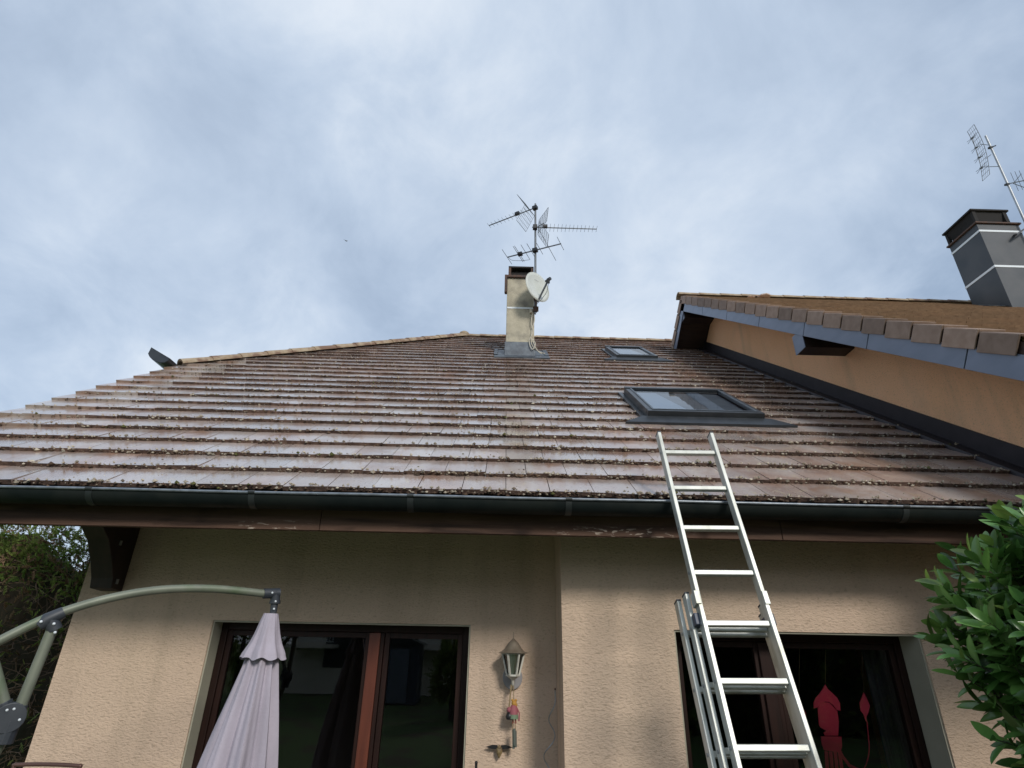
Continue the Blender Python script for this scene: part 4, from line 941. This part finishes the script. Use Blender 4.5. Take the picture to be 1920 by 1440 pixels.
for i in range(26):
    a = rnd.uniform(0, 6.28); e_ = bc+Vector((math.cos(a)*.5*rnd.random(), math.sin(a)*.4*rnd.random(), rnd.uniform(-.6, .3)))
    lt.tube(smoothpath([(bc.x+rnd.uniform(-.12, .12), bc.y+rnd.uniform(-.1, .1), 0), (bc.x+(e_.x-bc.x)*.4, bc.y+(e_.y-bc.y)*.4, .7), e_], 4), [.016-.0015*j for j in range(9)], 6)
lt.build('branches', M['bark'], lroot)

# ------------------------------------------------------------------ conifer hedge on the left
rnd = random.Random(5)
hr = thing('conifer_hedge', 'tall straggly conifer hedge with dead brown branches left of the house', 'hedge', (-6.5, 8.2, 0))
hl = MB(); ht = MB(); hc = MB()
def htop(x): return 3.16+.42*max(0, min(1, (-5.35-x)/.8))+.10*noise.noise(Vector((x*2.0, 1, 4)))+.10*max(0, min(1, (x+5.0)/.4))
def spray(p, d, ln, mi, tn):
    d = d.normalized(); x = d.cross(Vector((rnd.uniform(-1, 1), rnd.uniform(-1, 1), rnd.uniform(-1, 1)))).normalized(); wdt = ln*.16
    vs = [p, p+d*ln]; fs = []
    hl.add([p-x*wdt*.3, p+x*wdt*.3, p+d*ln], [(0, 1, 2)], mi, tn)
    for j in range(3):
        for sg in (-1, 1):
            q = p+d*ln*(.2+.25*j); e_ = q+(x*sg*.5+d*.7)*ln*(.42-.08*j); y = (e_-q).normalized(); y2 = Vector((y.z, y.x, y.y))*ln*.10
            hl.add([q-y2, q+y2, e_], [(0, 1, 2)], mi, tn)
for i in range(26000):
    x = rnd.uniform(-10.5, -3.6); tz = htop(x); z = rnd.uniform(0, 1)**.6*tz
    y = 7.0+.28*noise.noise(Vector((x*1.6, z*1.6, 2)))+abs(rnd.gauss(0, .22))+max(0, z-tz+.35)*.9
    gr_ = noise.noise(Vector((x*1.3, z*1.8, 7)))*.5+(z-2.62)*1.6
    if z > tz-.3 or gr_+rnd.uniform(-.25, .25) > 0: mi = 0 if rnd.random() < .72 else 1
    elif rnd.random() < .22: mi = 1 if rnd.random() < .6 else 0
    else: continue
    spray(Vector((x, y, z)), Vector((rnd.uniform(-.6, .6), rnd.uniform(-1, .1), rnd.uniform(-.5, .9))), rnd.uniform(.07, .15), mi, rnd.random())
hl.build('foliage', [M['hedge'], M['hedge_brown']], hr)
for i in range(420):
    x = rnd.uniform(-9, -3.8); z = rnd.uniform(.6, 2.85); p = Vector((x, 7.35, z)); d = Vector((rnd.uniform(-.8, .8), -.5, rnd.uniform(-.6, .7))).normalized(); pts = [p]; 
    for j in range(5):
        d = (d+Vector((rnd.uniform(-.35, .35), rnd.uniform(-.2, .1), rnd.uniform(-.35, .35)))).normalized(); pts.append(pts[-1]+d*rnd.uniform(.05, .13))
    if pts[-1].y < 6.6: continue
    r = rnd.uniform(.0025, .006); ht.tube(pts, [r*(1-.14*j) for j in range(6)], 4)
    q = pts[2]; dd = (d+Vector((rnd.uniform(-.9, .9), 0, rnd.uniform(-.9, .9)))).normalized(); ht.tube([q, q+dd*.1, q+dd*.18+Vector((0, 0, -.02))], [r*.6, r*.5, r*.3], 4)
ht.build('dead_branches', M['twig'], hr)
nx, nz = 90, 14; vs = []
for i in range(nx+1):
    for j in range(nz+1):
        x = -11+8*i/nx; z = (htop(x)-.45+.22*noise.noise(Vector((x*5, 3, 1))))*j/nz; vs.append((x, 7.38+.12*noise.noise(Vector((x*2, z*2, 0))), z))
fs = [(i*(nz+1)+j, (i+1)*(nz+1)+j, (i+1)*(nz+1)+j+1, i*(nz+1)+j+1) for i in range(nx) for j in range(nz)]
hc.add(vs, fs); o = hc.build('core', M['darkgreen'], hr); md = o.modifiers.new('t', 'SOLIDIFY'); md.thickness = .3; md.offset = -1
# bare tree behind the hedge
bt = thing('bare_tree', 'bare leafless tree with fine twigs behind the hedge', 'tree', (-8.0, 13, 0))
s = MB(); s.tube([(-8, 13, 0), (-8.05, 13, 1.6), (-7.95, 13, 3)], [.12, .10, .07], 8); s.build('trunk', M['bark'], bt)
s = MB()
def grow(p, d, ln, r, dep):
    q = p+d*ln; s.tube([p, p.lerp(q, .5)+Vector((rnd.uniform(-.04, .04), 0, rnd.uniform(-.03, .03))), q], [r, r*.85, r*.7], 4)
    if dep == 0: return
    for _ in range(3 if dep > 1 else 4):
        grow(p.lerp(q, rnd.uniform(.5, 1)), (d+Vector((rnd.uniform(-.8, .8), rnd.uniform(-.6, .6), rnd.uniform(-.35, .6)))).normalized(), ln*rnd.uniform(.6, .85), r*.62, dep-1)
for k in range(6): grow(Vector((-8, 13, 2.2+.15*k)), Vector((rnd.uniform(-.4, 1.0), rnd.uniform(-.3, .3), .8)).normalized(), .8, .035, 5)
s.build('branches', M['twig'], bt)

# ------------------------------------------------------------------ the garden behind the viewer (seen mirrored in the doors)
ph = thing('rendered_house_opposite', 'pale rendered house with balcony railing mirrored in the left door glass', 'house', (-2, -17, 0))
s = MB(); s.box((-9, -22, 0), (4.5, -17, 5.4)); s.build('wall', M['plaster'], ph)
s = MB(); s.prism([(-9.6, -16.3, 5.3), (-9.6, -22.7, 5.3), (-9.6, -19.5, 7.4)], (14.7, 0, 0)); s.build('roof', M['tile2'], ph)
for x in (-7.5, -4.6, -1.6, 1.6):
    for z in (1.0, 3.5):
        s = MB(); s.box((x, -17.02, z), (x+1.1, -16.97, z+1.3)); s.build('window', M['charcoal'], ph)
for xa, xb in ((-8.9, -6.9), (-4.0, -1.6)):
    s = MB(); s.box((xa, -17, 1.75), (xb, -15.9, 1.9)); b_ = s.build('balcony', M['plaster'], ph)
    s = MB(); s.box((xa, -15.97, 2.78), (xb, -15.93, 2.84)); s.box((xa, -15.97, 1.98), (xb, -15.93, 2.02))
    for i in range(int((xb-xa)/.13)+1): s.box((xa+i*.13, -15.965, 2.02), (xa+.035+i*.13, -15.935, 2.78))
    s.build('railing', M['white'], b_)
shd = thing('garden_shed', 'dark blue garden shed on the lawn behind the viewer', 'shed', (-3.6, -13.6, 0))
s = MB(); s.box((-4.3, -14.4, 0), (-2.9, -13, 1.95)); s.build('wall', M['plastic_blue'], shd)
s = MB(); s.prism([(-4.45, -12.85, 1.95), (-2.75, -12.85, 1.95), (-3.6, -12.85, 2.3)], (0, -1.7, 0)); s.build('roof', M['charcoal'], shd)
s = MB(); s.box((-3.95, -12.99, .05), (-3.25, -12.95, 1.8)); s.build('door', M['fascia'], shd)
for i, (x, y, h, r, lab) in enumerate(((-8.6, -11, 4.2, 1.3, 'dark round evergreen on the left of the lawn behind the viewer'), (3.8, -10.5, 3.6, 1.2, 'dark round evergreen on the right of the lawn behind the viewer'), (-1.3, -9.0, 2.2, .6, 'small dark evergreen in the middle of the lawn behind the viewer'))):
    tr = thing('evergreen_tree', lab, 'tree', (x, y, 0), 'evergreens on the lawn behind the viewer')
    s = MB(); s.tube([(x, y, 0), (x, y, h*.7)], [.1, .05], 8); s.build('trunk', M['bark'], tr)
    hl = MB()
    for _ in range(2200):
        u = Vector((rnd.gauss(0, 1), rnd.gauss(0, 1), rnd.gauss(0, 1))).normalized(); rr = r*(.8+.75*noise.noise(u*2.2+Vector((i, 0, 0))))*rnd.uniform(.7, 1)
        p = Vector((x, y, h*.55))+Vector((u.x*rr, u.y*rr, u.z*rr*h*.42/r)); spray(p, u+Vector((0, 0, .4)), rnd.uniform(.18, .32), 0, rnd.random())
    hl.build('crown', [M['hedge'], M['hedge_brown']], tr)

hg2 = thing('sky_blocking_hedge', 'tall dark evergreen hedge added behind the viewer to block low sky', 'hedge', (9, -8, 0))  # added out of view to block low sky and darken the right glass
s = MB(); hl = MB(); gx = 44; gz_ = 10; vs = []
for i in range(gx+1):
    for j in range(gz_+1):
        x = 2.2+20*i/gx; z = 4.7*j/gz_*(1+.06*noise.noise(Vector((x, 0, 5)))); vs.append((x, -8.2+.5*noise.noise(Vector((x*.8, z*.8, 1))), z))
s.add(vs, [(i*(gz_+1)+j, (i+1)*(gz_+1)+j, (i+1)*(gz_+1)+j+1, i*(gz_+1)+j+1) for i in range(gx) for j in range(gz_)])
o = s.build('core', M['darkgreen'], hg2); md = o.modifiers.new('t', 'SOLIDIFY'); md.thickness = 1.4; md.offset = 0
for _ in range(5000):
    x = rnd.uniform(2.0, 22.2); z = rnd.uniform(0, 5.0); spray(Vector((x, -7.5+.5*noise.noise(Vector((x*.8, z*.8, 1)))-(.6 if z > 4.6 else 0), z)), Vector((rnd.uniform(-.7, .7), .6, rnd.uniform(-.3, .9))), rnd.uniform(.25, .45), 0, rnd.random())
hl.build('foliage', [M['hedge'], M['hedge_brown']], hg2)

# ------------------------------------------------------------------ bird in the sky
bp_ = onY(648, 451, 45); bd_ = thing('flying_bird', 'tiny dark bird flying in the cloudy sky left of the aerial', 'bird', bp_)
s = MB(); s.tube([bp_-RT*.05-UP*.03, bp_-RT*.02, bp_+RT*.10-UP*.05, bp_+RT*.18-UP*.08], [.01, .045, .05, .01], 8); s.build('body', M['steel'], bd_, smooth=True)
for sg, v_ in ((-1, RT*-.22+UP*.13), (1, RT*.20+UP*.02)):
    s = MB(); s.prism([bp_, bp_+RT*.10-UP*.02, bp_+v_+RT*.03, bp_+v_], FW*.02); s.build('wing', M['steel'], bd_)
